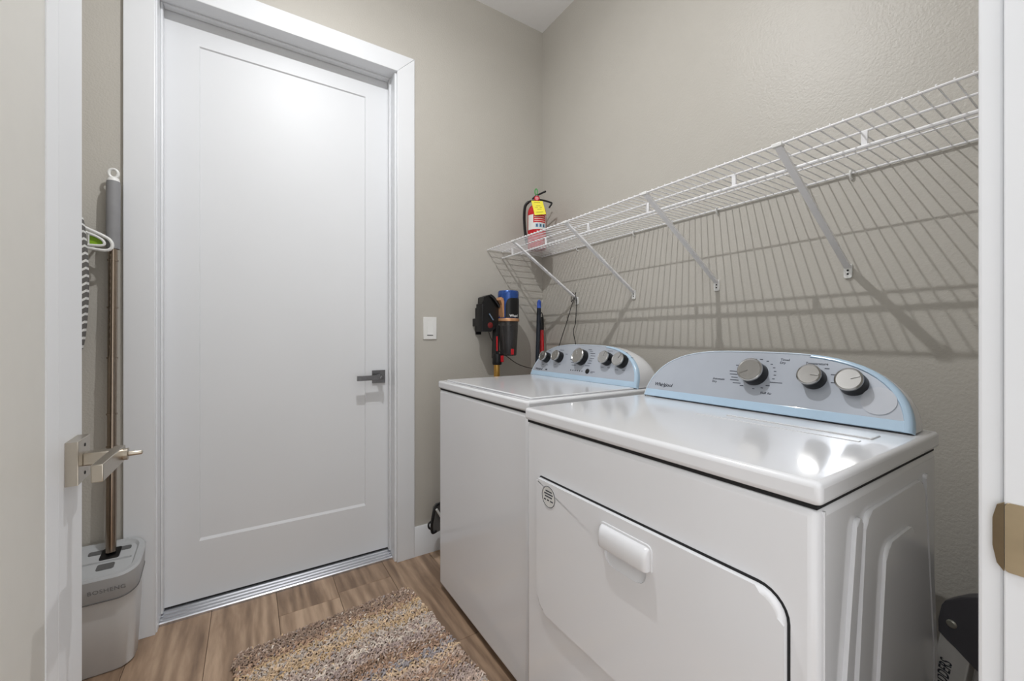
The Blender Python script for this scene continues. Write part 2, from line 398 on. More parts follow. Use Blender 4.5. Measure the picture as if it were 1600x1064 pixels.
# ------------------------------------------------------------------ lamps (outside the view; they light the place)
m_glow = mat('lamp_lens', (255, 246, 232), 0.4, var=0, emit=6.0)
def ceiling_lamp(name, label, pos, watts, radius):
    t = thing(name, label, 'ceiling light', (pos[0], pos[1], ZC))
    x_, y_, z_ = pos
    bm = nb(); lathe(bm, [(0, -0.001), (0.06, -0.001), (0.06, -0.012), (0.05, -0.020), (0, -0.020)], (x_, y_, ZC)); obj('canopy', bm, m_trim, t)
    bm = nb(); lathe(bm, [(0.008, z_ - ZC + 0.055), (0.008, -0.0195), (0, -0.0195)], (x_, y_, ZC), seg=12); obj('stem', bm, m_nickel, t)
    bm = nb(); lathe(bm, [(0, 0.018), (0.016, 0.018), (0.018, 0.025), (0.018, 0.05), (0.010, 0.056), (0, 0.056)], pos, seg=18); obj('socket', bm, m_nickel, t)
    l = bpy.data.lights.new(name + '_bulb', 'POINT'); l.energy = watts; l.shadow_soft_size = radius; l.color = (0.985, 0.99, 0.995)
    lo = bpy.data.objects.new(name + '_bulb', l); col.objects.link(lo); lo.location = pos
    u = bpy.data.lights.new(name + '_led', 'AREA'); u.shape = 'DISK'; u.size = 0.024; u.energy = DOWN_W; u.color = l.color       # the bulb throws most of its light downwards
    uo = bpy.data.objects.new(name + '_led', u); col.objects.link(uo); uo.location = pos
ceiling_lamp('ceiling_light', 'small nickel ceiling pendant with a bare bulb over the laundry floor', LAMP_POS, LAMP_W, 0.011)

# ------------------------------------------------------------------ appliance consoles
def arch(hw, vm, n=40, p=3.4, q=2.1):
    pts = []
    for k in range(n + 1):
        a = math.pi * k / n
        c, s = math.cos(a), math.sin(a)
        r = (abs(c) ** p + abs(s) ** q) ** -1
        # radial solve of the superellipse
        lo, hi = 0.0, 2.0
        for _ in range(40):
            m_ = (lo + hi) / 2
            if (m_ * abs(c)) ** p + (m_ * abs(s)) ** q < 1: lo = m_
            else: hi = m_
        pts.append((hw * lo * c, vm * lo * s))
    return pts

class Console:
    def __init__(self, root, x0, yc, hw, z0, vm, tilt, xb):
        self.x0, self.yc, self.z0, self.a, self.root = x0, yc, z0, R(tilt), root
        self.nrm = Vector((-math.cos(self.a), 0, math.sin(self.a)))
        self.up = Vector((math.sin(self.a), 0, math.cos(self.a))); self.right = Vector((0, -1, 0))
        P = self.P
        out = arch(hw, vm); inn = arch(hw - 0.013, vm - 0.012)
        n = len(out)
        # white shell behind the bezel
        bm = nb(); rings = []
        for t, s in ((0, 1.0), (0.25, 1.0), (0.55, 0.985), (0.8, 0.95), (0.94, 0.90), (1.0, 0.84)):
            ring = []
            for (u, v) in out:
                f = P(u, v, -0.004)
                zz = self.z0 + 0.0005 + max(0, (f.z - self.z0) * s)
                ring.append(bm.verts.new((f.x + (xb - f.x) * t, yc - u * (s ** 0.12), zz)))
            rings.append(ring)
        for A, B in zip(rings, rings[1:]):
            for k in range(n - 1): bm.faces.new([A[k], A[k + 1], B[k + 1], B[k]])
            bm.faces.new([A[n - 1], A[0], B[0], B[n - 1]])
        bm.faces.new(rings[0]); bm.faces.new(rings[-1][::-1])
        obj('console_shell', bm, m_white, root, smooth=50)
        # rim of the face: white except on the near end, where blue film still wraps the edge
        inn = arch(hw - 0.006, vm - 0.005); inw = arch(hw - 0.014, vm - 0.010)
        def rim(name, inner, idx, m, lift, label=None):
            bm = nb(); rings = []
            for (f, dd_) in [(-0.10, -0.009), (-0.06, -0.001), (0.12, 0.0040 + lift), (0.5, 0.0066 + lift), (0.85, 0.0066 + lift), (1.0, 0.0045)]:
                rings.append([bm.verts.new(P(out[k][0] + (inner[k][0] - out[k][0]) * f, out[k][1] + (inner[k][1] - out[k][1]) * f, dd_)) for k in idx])
            for A, B in zip(rings, rings[1:]):
                for k in range(len(idx) - 1): bm.faces.new([A[k], A[k + 1], B[k + 1], B[k]])
            return obj(name, bm, m, root, smooth=50, label=label)
        ns = int(n * 0.40)
        rim('console_rim', inn, list(range(ns - 1, n)), m_rim, 0.0)
        bez_ = rim('film_edge', inw, list(range(0, ns)), m_film, 0.0006, 'pale blue protective film on the console edge')
        bm = nb()
        prism(bm, [(-hw + 0.004, 0.001), (hw - 0.004, 0.001), (hw - 0.008, 0.024), (-hw + 0.008, 0.024)], lambda u, v: P(u, v, 0.0), lambda u, v: P(u, v, 0.0062), bev=0.001); obj('film_strip', bm, m_film, bez_)
        # face
        bm = nb()
        ip = [(u, max(v, 0.023)) for (u, v) in inn]
        vs = [bm.verts.new(P(u, v, 0.0045)) for (u, v) in ip]; bm.faces.new(vs)
        self.face = obj('control_face', bm, m_face, root, smooth=0, label='silver grey control face')
    def P(self, u, v, d=0.0):
        return Vector((self.x0, self.yc, self.z0)) + self.right * u + self.up * v + self.nrm * d
    def uv_at(self, y, z):
        return (self.yc - y, (z - self.z0) / math.cos(self.a))
    def knob(self, u, v, r, ang, depth=0.034):
        o_ = self.P(u, v, 0.0046)
        bm = nb(); lathe(bm, [(r * 1.02, 0), (r * 0.97, depth * 0.75), (r * 0.95, depth * 0.8), (0, depth * 0.8)], o_, self.nrm, seg=36)
        k = obj('knob', bm, m_black, self.root)
        bm = nb(); lathe(bm, [(r * 0.955, depth * 0.8), (r * 0.99, depth * 0.86), (r * 0.98, depth * 0.98), (r * 0.90, depth * 1.05), (r * 0.84, depth), (0, depth * 0.98)], o_, self.nrm, seg=36)
        obj('knob_cap', bm, m_knob, k, label='brushed silver cap')
        d = Vector((math.cos(R(ang)), math.sin(R(ang)))); pn = Vector((-d.y, d.x))
        bm = nb()
        pts = [(d * r * 0.15 + pn * 0.001), (d * r * 0.80 + pn * 0.0022), (d * r * 0.80 - pn * 0.0022), (d * r * 0.15 - pn * 0.001)]
        base = 0.0046 + depth * 0.985
        prism(bm, [(q.x, q.y) for q in pts], lambda a_, b_: self.P(u + a_, v + b_, base), lambda a_, b_: self.P(u + a_, v + b_, base + 0.002)); obj('pointer', bm, m_knob, k)
        # lighter dial ring on the face
    def marks(self, u, v, rad, angs, lens, parent, w=0.0022):
        bm = nb()
        for a_, l_ in zip(angs, lens):
            cu, cv = u + rad * math.cos(R(a_)), v + rad * 0.92 * math.sin(R(a_))
            if math.cos(R(a_)) < -0.2: cu -= l_
            elif abs(math.cos(R(a_))) <= 0.2: cu -= l_ / 2
            vs = [bm.verts.new(self.P(cu + x_, cv + y_, 0.0049)) for x_, y_ in ((0, -w / 2), (l_, -w / 2), (l_, w / 2), (0, w / 2))]
            bm.faces.new(vs)
        return tag(obj('dial_print', bm, m_ink, parent, smooth=0), kind='stuff')
    def write(self, s, u, v, size, parent, align='LEFT', shear=0.0, bold=0.0):
        return text('lettering', s, size, m_ink, parent, self.P(u, v, 0.0049), self.right, self.up, align=align, shear=shear, bold=bold)
    def logo(self, u, v, size, parent):
        t = self.write('Whirlpool', u, v, size, parent, shear=0.15, bold=size * 0.012)
        bm = nb(); pts = [self.P(u + size * (2.3 + 0.75 * math.cos(a_)), v - size * 0.05 + size * 0.42 * math.sin(a_) + 0.12 * size * math.cos(a_), 0.0049) for a_ in [R(-200 + 12 * k) for k in range(22)]]
        tube(bm, pts, size * 0.03, seg=6); obj('logo_ring', bm, m_ink, parent)

def feet(root, x0, x1, y0, y1, z):
    for fx_ in (x0 + 0.05, x1 - 0.05):
        for fy_ in (y0 + 0.05, y1 - 0.05):
            bm = nb(); lathe(bm, [(0.02, 0), (0.02, 0.01), (0.012, 0.012), (0.012, z + 0.001), (0, z + 0.001)], (fx_, fy_, 0), seg=14); obj('foot', bm, m_black, root)

# ------------------------------------------------------------------ washer
wx0, wx1, wy0, wy1 = 0.722, 1.375, 1.040, 1.742
w = thing('washing_machine', 'white top-loading washing machine with five dials, standing in the far corner', 'washing machine', ((wx0 + wx1) / 2, (wy0 + wy1) / 2, 0))
bx('cabinet', m_white, w, wx0, wx1, wy0, wy1, 0.026, 0.9025, bev=0.014, seg=4)
bx('gap_line', m_seam, w, wx0 + 0.004, wx1 - 0.004, wy0 + 0.004, wy1 - 0.004, 0.90, 0.908)
bx('top_deck', m_white, w, wx0 - 0.004, wx1, wy0 - 0.004, wy1 + 0.004, 0.9065, 0.940, bev=0.008, seg=3)
lid = bx('lid', m_white, w, wx0 + 0.028, wx0 + 0.505, wy0 + 0.022, wy1 - 0.022, 0.9395, 0.9455, bev=0.0045, seg=3)
bm = nb(); prism(bm, rrect(wy0 + 0.13, wy1 - 0.13, wx0 + 0.014, wx0 + 0.024, 0.004), lambda u, v: (v, u, 0.9396), lambda u, v: (v, u, 0.9406), bev=0.0004); obj('lid_grip', bm, mat('lid_grip_grey', (176, 178, 182), 0.4), lid)
feet(w, wx0, wx1, wy0, wy1, 0.027)
cw = Console(w, 1.235, 1.404, 0.346, 0.942, 0.172, 22, 1.368)
for (y_, z_, r_, a_) in ((1.652, 1.030, 0.026, 100), (1.556, 1.036, 0.027, 100), (1.398, 1.041, 0.036, 130), (1.240, 1.041, 0.028, 80), (1.158, 1.036, 0.029, 60)):
    u_, v_ = cw.uv_at(y_, z_); cw.knob(u_, v_, r_, a_)
    if r_ > 0.033: cw.marks(u_, v_, 0.050, [165, 180, 195, 215, 235, 0, 15, 30, 45, -15, -30, -50, 60, 120], [0.03, 0.022, 0.03, 0.025, 0.028, 0.026, 0.03, 0.03, 0.02, 0.02, 0.024, 0.03, 0.022, 0.016], cw.face)
    else: cw.marks(u_, v_, 0.041, [90, 30, 150, 255, 285], [0.03, 0.014, 0.012, 0.016, 0.014], cw.face, w=0.002)
cw.logo(-0.318, 0.034, 0.014, cw.face)
u_, v_ = cw.uv_at(1.345, 0.985)
bm = nb(); lathe(bm, [(0.011, 0), (0.011, 0.003), (0.009, 0.004), (0, 0.004)], cw.P(u_ + 0.005, v_, 0.0046), cw.nrm, seg=20); obj('start_button', bm, m_black, w)
bm = nb()
for k in range(6):
    lathe(bm, [(0.0028, 0), (0.0028, 0.0008), (0, 0.0008)], cw.P(u_ - 0.105 + 0.015 * k, v_ - 0.002, 0.0046), cw.nrm, seg=10)
tag(obj('indicator_row', bm, m_black, w), kind='stuff')
cw.marks(u_ + 0.02, v_, 0.006, [0, -60], [0.024, 0.016], cw.face)
cw.marks(-0.318 + 0.085, 0.034, 0.0, [0, 0], [0.014, 0.008], cw.face, w=0.006)

# ------------------------------------------------------------------ dryer
dx0, dx1, dy0, dy1 = 0.659, 1.222, 0.249, 0.956
d = thing('tumble_dryer', 'white front-loading tumble dryer with three dials, nearest the doorway', 'dryer', ((dx0 + dx1) / 2, (dy0 + dy1) / 2, 0))
bx('cabinet', m_white, d, dx0, dx1, dy0, dy1, 0.026, 0.9015, bev=0.014, seg=4)
bx('gap_line', m_seam, d, dx0 + 0.003, dx1 - 0.004, dy0 + 0.003, dy1 - 0.003, 0.899, 0.907)
bx('top_deck', m_white, d, dx0 - 0.005, dx1 + 0.003, dy0 - 0.005, dy1 + 0.004, 0.9055, 0.940, bev=0.009, seg=4)
feet(d, dx0, dx1, dy0, dy1, 0.027)
bx('lint_filter_cover', m_white, d, 1.016, 1.062, 0.295, 0.585, 0.9395, 0.9425, bev=0.002)
bx('lint_slot', m_white, d, 0.972, 0.984, 0.302, 0.64, 0.9395, 0.9412, bev=0.001)
cd = Console(d, 1.125, 0.596, 0.334, 0.942, 0.170, 24, 1.212)
for (y_, z_, r_, a_) in ((0.588, 1.036, 0.033, 205), (0.449, 1.034, 0.0265, 0), (0.370, 1.029, 0.0275, 25)):
    u_, v_ = cd.uv_at(y_, z_); cd.knob(u_, v_, r_, a_, depth=0.034)
u_, v_ = cd.uv_at(0.588, 1.036)
cd.marks(u_, v_, 0.047, [0, 14, -14, 28, 44, 62, 80, -28, -45, -62, -85, -120, 100], [0.006, 0.006, 0.006, 0.006, 0.006, 0.006, 0.008, 0.03, 0.01, 0.006, 0.006, 0.010, 0.010], cd.face)
cd.marks(u_, v_, 0.047, [150, 176, 188, 200, 212, 226], [0.016, 0.024, 0.022, 0.018, 0.024, 0.022], cd.face)
cd.write('Timed\nDry', u_ + 0.056, v_ + 0.040, 0.0085, cd.face); cd.write('Automatic\nDry', u_ - 0.115, v_ - 0.028, 0.0085, cd.face); cd.write('Fluff Air', u_ + 0.024, v_ - 0.052, 0.0085, cd.face)
u_, v_ = cd.uv_at(0.449, 1.034)
cd.write('Temperature', u_, v_ + 0.040, 0.009, cd.face, align='CENTER'); cd.marks(u_, v_, 0.036, [60, 25, -10], [0.010, 0.012, 0.010], cd.face)
cd.logo(-0.302, 0.042, 0.016, cd.face)
m_stick = mat('clear_sticker', (222, 226, 234), 0.12, var=0.01, alpha=0.55)
bm = nb(); u_, v_ = cd.uv_at(0.322, 0.998); lathe(bm, [(0.031, 0), (0.031, 0.0008), (0, 0.0008)], cd.P(u_, v_, 0.0060), cd.nrm, seg=36); obj('round_sticker', bm, m_stick, d, label='clear round sticker peeling at the console end')

# door
DYa, DYb, DZa, DZb = 0.288, 0.893, 0.415, 0.762
bm = nb(); prism(bm, rrect(DYa - 0.004, DYb + 0.001, DZa - 0.002, DZb + 0.005, [0.04, 0.010, 0.045, 0.04], 7), lambda u, v: (dx0 + 0.01, u, v), lambda u, v: (dx0 - 0.0006, u, v)); obj('door_gap', bm, m_seam, d)
# radii order: (u1 v0),(u1 v1),(u0 v1),(u0 v0) with u = y
bm = nb(); prism(bm, rrect(DYa, DYb, DZa, DZb, [0.035, 0.006, 0.040, 0.040], 7), lambda u, v: (dx0 + 0.008, u, v), lambda u, v: (dx0 - 0.011, u, v), bev=0.0085, seg=5)
dd = obj('door', bm, m_white, d)
hx = dx0 - 0.011
bm = nb(); prism(bm, rrect(0.517, 0.655, 0.688, 0.738, [0.002, 0.010, 0.012, 0.002], 4), lambda u, v: (hx + 0.004, u, v), lambda u, v: (hx - 0.0022, u, v), bev=0.001); hp = obj('handle', bm, m_white, dd)
bm = nb(); gp = [(0.004, 0.7335), (-0.005, 0.7325), (-0.010, 0.729), (-0.0145, 0.722), (-0.016, 0.713), (-0.0165, 0.693), (-0.0145, 0.6885), (0.004, 0.6885)]
ys_ = [(0.522, 0.55), (0.524, 0.80), (0.528, 0.95), (0.533, 1.0), (0.640, 1.0), (0.645, 0.95), (0.649, 0.80), (0.651, 0.55)]
rings = [[bm.verts.new((hx + (u * s_ if u < 0 else u), y_, 0.6885 + (v - 0.6885) * (0.9 + 0.1 * s_))) for u, v in gp] for y_, s_ in ys_]
for A_, B_ in zip(rings, rings[1:]):
    for k in range(len(gp)): bm.faces.new([A_[k], A_[(k + 1) % len(gp)], B_[(k + 1) % len(gp)], B_[k]])
bm.faces.new(rings[0][::-1]); bm.faces.new(rings[-1])
obj('handle_grip', bm, m_white, hp, smooth=50)

# scoop under the grip: an opening in the front face with a concave back
bm = bmesh.new(); bm.from_mesh(dd.data); bm.faces.ensure_lookup_table()
front = max(bm.faces, key=lambda f: f.calc_area() if abs(f.calc_center_median().x - hx) < 1e-4 else 0)
outer = list(front.edges); bmesh.ops.delete(bm, geom=[front], context='FACES_ONLY')
yc_, rows = 0.5875, []
for k in range(13):
    z_ = 0.650 + 0.048 * k / 12; q = max(0.0, (0.676 - z_) / 0.026)
    w_ = 0.0555 - 0.026 * (1 - math.sqrt(max(0.0, 1 - q * q))); dp = 0.0006 + 0.0088 * (1 - (1 - k / 12) ** 2.2)
    rows.append(([bm.verts.new((hx, yc_ - w_, z_)), bm.verts.new((hx, yc_ + w_, z_))], [bm.verts.new((hx + dp, yc_ - w_ + 0.001, z_)), bm.verts.new((hx + dp, yc_ + w_ - 0.001, z_))]))
loop = [r_[0][0] for r_ in rows] + [r_[0][1] for r_ in rows[::-1]]
inner = [bm.edges.new((loop[k], loop[(k + 1) % len(loop)])) for k in range(len(loop))]
for f in bmesh.ops.bridge_loops(bm, edges=outer + inner)['faces']: f.smooth = False
for A_, B_ in zip(rows, rows[1:]):
    bm.faces.new([A_[1][0], A_[1][1], B_[1][1], B_[1][0]]).smooth = True
    for e in (0, 1): bm.faces.new([A_[0][e], B_[0][e], B_[1][e], A_[1][e]])
bm.faces.new([rows[0][0][0], rows[0][0][1], rows[0][1][1], rows[0][1][0]]); bm.faces.new([rows[-1][0][0], rows[-1][0][1], rows[-1][1][1], rows[-1][1][0]])
bmesh.ops.recalc_face_normals(bm, faces=bm.faces); bm.to_mesh(dd.data); bm.free(); dd.data.set_sharp_from_angle(angle=R(35))
for p in dd.data.polygons:
    if p.normal.x < -0.9999: p.use_smooth = False
# door sticker with print lines
m_paper = mat('sticker_paper', (214, 214, 212), 0.5)
bm = nb(); lathe(bm, [(0.027, 0), (0.027, 0.0005), (0, 0.0005)], (hx - 0.0001, 0.840, 0.727), (-1, 0, 0), seg=32); sk = obj('round_sticker', bm, m_paper, dd)
bm = nb(); tube(bm, [(hx - 0.0007, 0.840 + 0.0265 * math.cos(R(10 * k)), 0.727 + 0.0265 * math.sin(R(10 * k))) for k in range(36)], 0.0008, seg=5, closed=True); obj('sticker_ring', bm, m_ink, sk)
bm = nb()
for (z_, a_, b_) in ((0.741, 0.826, 0.852), (0.734, 0.822, 0.858), (0.727, 0.825, 0.855), (0.718, 0.850, 0.859), (0.718, 0.838, 0.846), (0.718, 0.821, 0.833)):
    vs = [bm.verts.new((hx - 0.0008, y_, zz)) for y_, zz in ((a_, z_ - 0.0017), (b_, z_ - 0.0017), (b_, z_ + 0.0017), (a_, z_ + 0.0017))]; bm.faces.new(vs)
tag(obj('sticker_print', bm, m_ink, sk, smooth=0), kind='stuff')
# pressed relief on the side sheet
def relief(pts, d0, d1, bev, name='side_relief', par=d):
    bm = nb(); prism(bm, pts, lambda u, v: (u, dy0 - d0, v), lambda u, v: (u, dy0 - d1, v), bev=bev, seg=3); return obj(name, bm, m_white, par)
def rpoly(pts, r, seg=4):
    out = []; n = len(pts)
    for i_ in range(n):
        p = Vector(pts[i_]); a_ = (Vector(pts[i_ - 1]) - p).normalized(); b_ = (Vector(pts[(i_ + 1) % n]) - p).normalized()
        s0, s1 = p + a_ * r, p + b_ * r
        for k in range(seg + 1):
            t = k / seg; q = s0 * (1 - t) ** 2 + p * 2 * t * (1 - t) + s1 * t * t; out.append((q.x, q.y))
    return out
rl = relief(rpoly([(0.720, 0.10), (1.178, 0.10), (1.170, 0.50), (1.112, 0.862), (0.815, 0.862), (0.768, 0.50)], 0.025), -0.002, 0.006, 0.005)
relief(rpoly([(0.810, 0.14), (1.100, 0.14), (1.092, 0.46), (1.036, 0.794), (0.886, 0.794), (0.840, 0.50)], 0.025), 0.005, 0.011, 0.005, par=rl)
relief(rpoly([(0.682, 0.10), (0.712, 0.10), (0.744, 0.52), (0.802, 0.860), (0.777, 0.860), (0.716, 0.52)], 0.010), -0.002, 0.006, 0.004)
relief(rpoly([(1.186, 0.10), (1.206, 0.10), (1.200, 0.50), (1.150, 0.866), (1.124, 0.866), (1.180, 0.50)], 0.008), -0.002, 0.006, 0.004)
bx('side_flange', m_white, d, dx0 + 0.016, dx0 + 0.020, dy0 - 0.0015, dy0 + 0.003, 0.04, 0.895)

# ------------------------------------------------------------------ wire shelf
SZt = 1.640
sx_f, sx_m, sx_q, sx_b = XB - 0.397, XB - 0.298, XB - 0.165, XB - 0.008
sy0, sy1 = YC + 0.025, YA - 0.004
sh = thing('wire_shelf', 'white wire shelf with slanting support arms running along the wall above the appliances', 'shelf', (XB, 1.1, SZt))
def rod(name, p0, p1, r, m=m_wire, parent=sh, seg=8):
    bm = nb(); tube(bm, [p0, p1], r, seg=seg); return obj(name, bm, m, parent)
rod('rail', (sx_f, sy0, SZt - 0.0045), (sx_f, sy1, SZt - 0.0045), 0.0031)
rod('rail', (sx_m, sy0, SZt - 0.0045), (sx_m, sy1, SZt - 0.0045), 0.0029)
rod('rail', (sx_q, sy0, SZt - 0.0042), (sx_q, sy1, SZt - 0.0042), 0.0024)
rod('rail', (sx_b, sy0, SZt - 0.0045), (sx_b, sy1, SZt - 0.0045), 0.0030)
rod('hang_rail', (sx_m, sy0, SZt - 0.041), (sx_m, sy1 - 0.002, SZt - 0.041), 0.0048)
bm = nb(); tube(bm, [(sx_f - 0.002, 0, SZt), (sx_b + 0.002, 0, SZt)], 0.0018, seg=6)
w0 = obj('wire', bm, m_wire, sh); yv = sy1 - 0.004; w0.location = (0, yv, 0)
yv -= 0.0254
while yv > sy0: copy_at(w0, sh, (0, yv, 0)); yv -= 0.0254
bm = nb(); box(bm, sx_m - 0.003, sx_m + 0.003, -0.0065, 0.0065, SZt - 0.042, SZt - 0.004, bev=0.001, seg=1)
s0 = obj('hanger_tab', bm, m_wire, sh); s0.location = (0, 1.955, 0)
for y_ in (1.645, 1.337, 1.020, 0.695, 0.378): copy_at(s0, sh, (0, y_, 0))
for y_ in (1.74, 1.337, 0.924, 0.499):                    # wall clips on the back rail
    bm = nb(); tube(bm, spline([(XB - 0.001, y_, SZt - 0.004), (XB - 0.008, y_, SZt + 0.004), (XB - 0.015, y_, SZt - 0.006), (XB - 0.009, y_, SZt - 0.018), (XB - 0.001, y_, SZt - 0.022)], 5), 0.0032, seg=7); obj('wall_clip', bm, m_plast, sh)
for (yb, yt) in ((1.746, 1.800), (1.341, 1.378), (0.927, 0.952), (0.507, 0.527)):
    p0, p1 = Vector((sx_f + 0.004, yt, SZt - 0.006)), Vector((XB - 0.007, yb, 1.352))
    t = (p1 - p0).normalized(); side = Vector((0, 1, 0)); side = (side - t * side.dot(t)).normalized(); nn = t.cross(side)
    bm = nb(); prof = [(-0.0085, -0.004), (0.0085, -0.004), (0.0085, 0.004), (0.0055, 0.004), (0.0055, -0.0015), (-0.0055, -0.0015), (-0.0055, 0.004), (-0.0085, 0.004)]
    if nn.x + nn.z < 0: nn = -nn
    prism(bm, prof, lambda u, v: p0 + side * u + nn * v, lambda u, v: p1 + side * u + nn * v); br = obj('bracket_arm', bm, m_wire, sh)
    bm = nb(); box(bm, sx_f - 0.006, sx_f + 0.012, yt - 0.012, yt + 0.012, SZt - 0.010, SZt + 0.0005, bev=0.002); obj('front_hook', bm, m_plast, br)
    bm = nb(); prism(bm, rrect(yb - 0.0105, yb + 0.0105, 1.318, 1.362, 0.005), lambda u, v: (XB - 0.0001, u, v), lambda u, v: (XB - 0.0065, u, v), bev=0.0015); ft = obj('wall_foot', bm, m_plast, br)
    bm = nb()
    for zz in (1.331, 1.342): lathe(bm, [(0.003, 0), (0.003, 0.0006), (0, 0.0006)], (XB - 0.0064, yb, zz), (-1, 0, 0), seg=10)
    obj('screw_hole', bm, m_seam, ft)

# ------------------------------------------------------------------ fire extinguisher on the shelf
ex, ey, ez = 1.400, 1.925, SZt + 0.0018
fe = thing('fire_extinguisher', 'small red fire extinguisher with a yellow tag at the end of wire shelf', 'fire extinguisher', (ex, ey, ez))
rb = 0.054
bm = nb(); lathe(bm, [(0.044, 0), (0.050, 0.002), (rb, 0.008), (rb, 0.205), (0.051, 0.225), (0.042, 0.243), (0.028, 0.256), (0.018, 0.262), (0.018, 0.272), (0, 0.272)], (ex, ey, ez), seg=36); obj('cylinder', bm, m_red, fe)
m_lab = mat('extinguisher_label', (226, 226, 222), 0.4); m_lblue = mat('pictogram_blue', (120, 170, 205), 0.5); m_yel = mat('yellow_tag', (240, 226, 40), 0.5, var=0.04, scale=40)
def wrap(name, a0, a1, z0, z1, m, rr, par, n=14):
    bm = nb(); A = []; B = []
    for k in range(n + 1):
        a_ = R(a0 + (a1 - a0) * k / n)
        A.append(bm.verts.new((ex + rr * math.cos(a_), ey + rr * math.sin(a_), ez + z0))); B.append(bm.verts.new((ex + rr * math.cos(a_), ey + rr * math.sin(a_), ez + z1)))
    for k in range(n): bm.faces.new([A[k], A[k + 1], B[k + 1], B[k]])
    return obj(name, bm, m, par)
# facing the camera is about 234 degrees
la = wrap('label', 170, 300, 0.105, 0.190, m_lab, rb + 0.0006, fe, 24)
wrap('label_panel', 212, 292, 0.143, 0.1885, m_red, rb + 0.0011, la, 16)
for k in range(3): wrap('pictogram', 226 + 22 * k, 242 + 22 * k, 0.116, 0.136, m_lblue, rb + 0.0011, la, 4)
for k in range(3):
    wrap('pictogram_mark', 231 + 22 * k, 237 + 22 * k, 0.119, 0.133, m_ink, rb + 0.0016, la, 3)
for k in range(3): wrap('print_line', 218, 286, 0.150 + 0.012 * k, 0.154 + 0.012 * k, mat('label_cream', (230, 190, 180), 0.5), rb + 0.0016, la, 12)
bm = nb(); lathe(bm, [(0.017, 0.270), (0.017, 0.292), (0.012, 0.298), (0.012, 0.312), (0, 0.312)], (ex, ey, ez), seg=18); obj('valve', bm, mat('valve_metal', (120, 118, 112), 0.3, metal=0.9), fe)
gd = Vector((-0.588, -0.809, 0.0))
bm = nb(); lathe(bm, [(0.016, 0), (0.016, 0.012), (0.013, 0.014), (0, 0.014)], Vector((ex, ey, ez + 0.287)) + gd * 0.012, gd, seg=20); g_ = obj('pressure_gauge', bm, m_red, fe)
bm = nb(); lathe(bm, [(0.010, 0), (0.010, 0.001), (0, 0.001)], Vector((ex, ey, ez + 0.287)) + gd * 0.0262, gd, seg=16); obj('gauge_dial', bm, mat('gauge_dial', (220, 130, 140), 0.4), g_)
gd = gd * 1.0; rt = Vector((0.809, -0.588, 0)); c0 = Vector((ex, ey, ez))
def loc(a_, b_, z_): return c0 + rt * a_ + gd * b_ + Vector((0, 0, z_))
bm = nb(); tube(bm, spline([loc(-0.026, 0, 0.292), loc(-0.008, 0, 0.308), loc(0.020, 0, 0.322), loc(0.052, 0, 0.336)], 5), [0.0055] * 15 + [0.005], seg=8); obj('carry_lever', bm, m_black, fe)
bm = nb(); tube(bm, spline([loc(0.0, 0, 0.290), loc(0.040, 0, 0.283), loc(0.080, 0, 0.270), loc(0.084, 0, 0.262), loc(0.070, 0, 0.240)], 5), 0.0052, seg=8); obj('squeeze_grip', bm, m_black, fe)
m_green = mat('green_plastic', (52, 160, 70), 0.4)
bm = nb(); tube(bm, [loc(-0.004 + 0.007 * math.cos(R(20 * k)), 0.006, 0.332 + 0.017 * math.sin(R(20 * k))) for k in range(18)], 0.003, seg=6, closed=True); obj('safety_pin_ring', bm, m_green, fe)
bm = nb(); tube(bm, spline([loc(-0.012, 0, 0.281), loc(-0.040, 0, 0.279), loc(-0.066, 0, 0.255), loc(-0.073, 0, 0.20), loc(-0.070, 0, 0.12), loc(-0.062, 0, 0.06), loc(-0.058, 0, 0.03)], 6), [0.006] * 8 + [0.0085] * 29, seg=10); obj('hose', bm, m_black, fe)
# yellow tag hanging in front, tilted
bm = nb(); tp = [loc(-0.032, 0.052, 0.266), loc(0.032, 0.052, 0.262), loc(0.052, 0.068, 0.184), loc(-0.012, 0.068, 0.180)]
nn = (tp[1] - tp[0]).cross(tp[2] - tp[0]).normalized() * 0.001
a_ = [bm.verts.new(p) for p in tp]; b_ = [bm.verts.new(p + nn) for p in tp]
bm.faces.new(a_); bm.faces.new(b_[::-1])
for k in range(4): bm.faces.new([a_[k], a_[(k + 1) % 4], b_[(k + 1) % 4], b_[k]])
tg = obj('tag', bm, m_yel, fe, smooth=0, label='yellow inspection tag')
bm = nb(); sgn = -1 if nn.dot(gd) < 0 else 1
def tq(s_, t_): return tp[0] * (1 - s_) * (1 - t_) + tp[1] * s_ * (1 - t_) + tp[2] * s_ * t_ + tp[3] * (1 - s_) * t_ + (nn * 1.4 if sgn > 0 else -nn * 0.4)
for (t_, s0_, s1_) in ((0.10, 0.2, 0.75), (0.34, 0.3, 0.7), (0.46, 0.2, 0.45), (0.46, 0.6, 0.8), (0.60, 0.35, 0.72), (0.80, 0.2, 0.8)):
    bm.faces.new([bm.verts.new(tq(a1, b1)) for a1, b1 in ((s0_, t_), (s1_, t_), (s1_, t_ + 0.035), (s0_, t_ + 0.035))])
tag(obj('tag_print', bm, mat('tag_print', (150, 140, 30), 0.6), tg, smooth=0), kind='stuff')

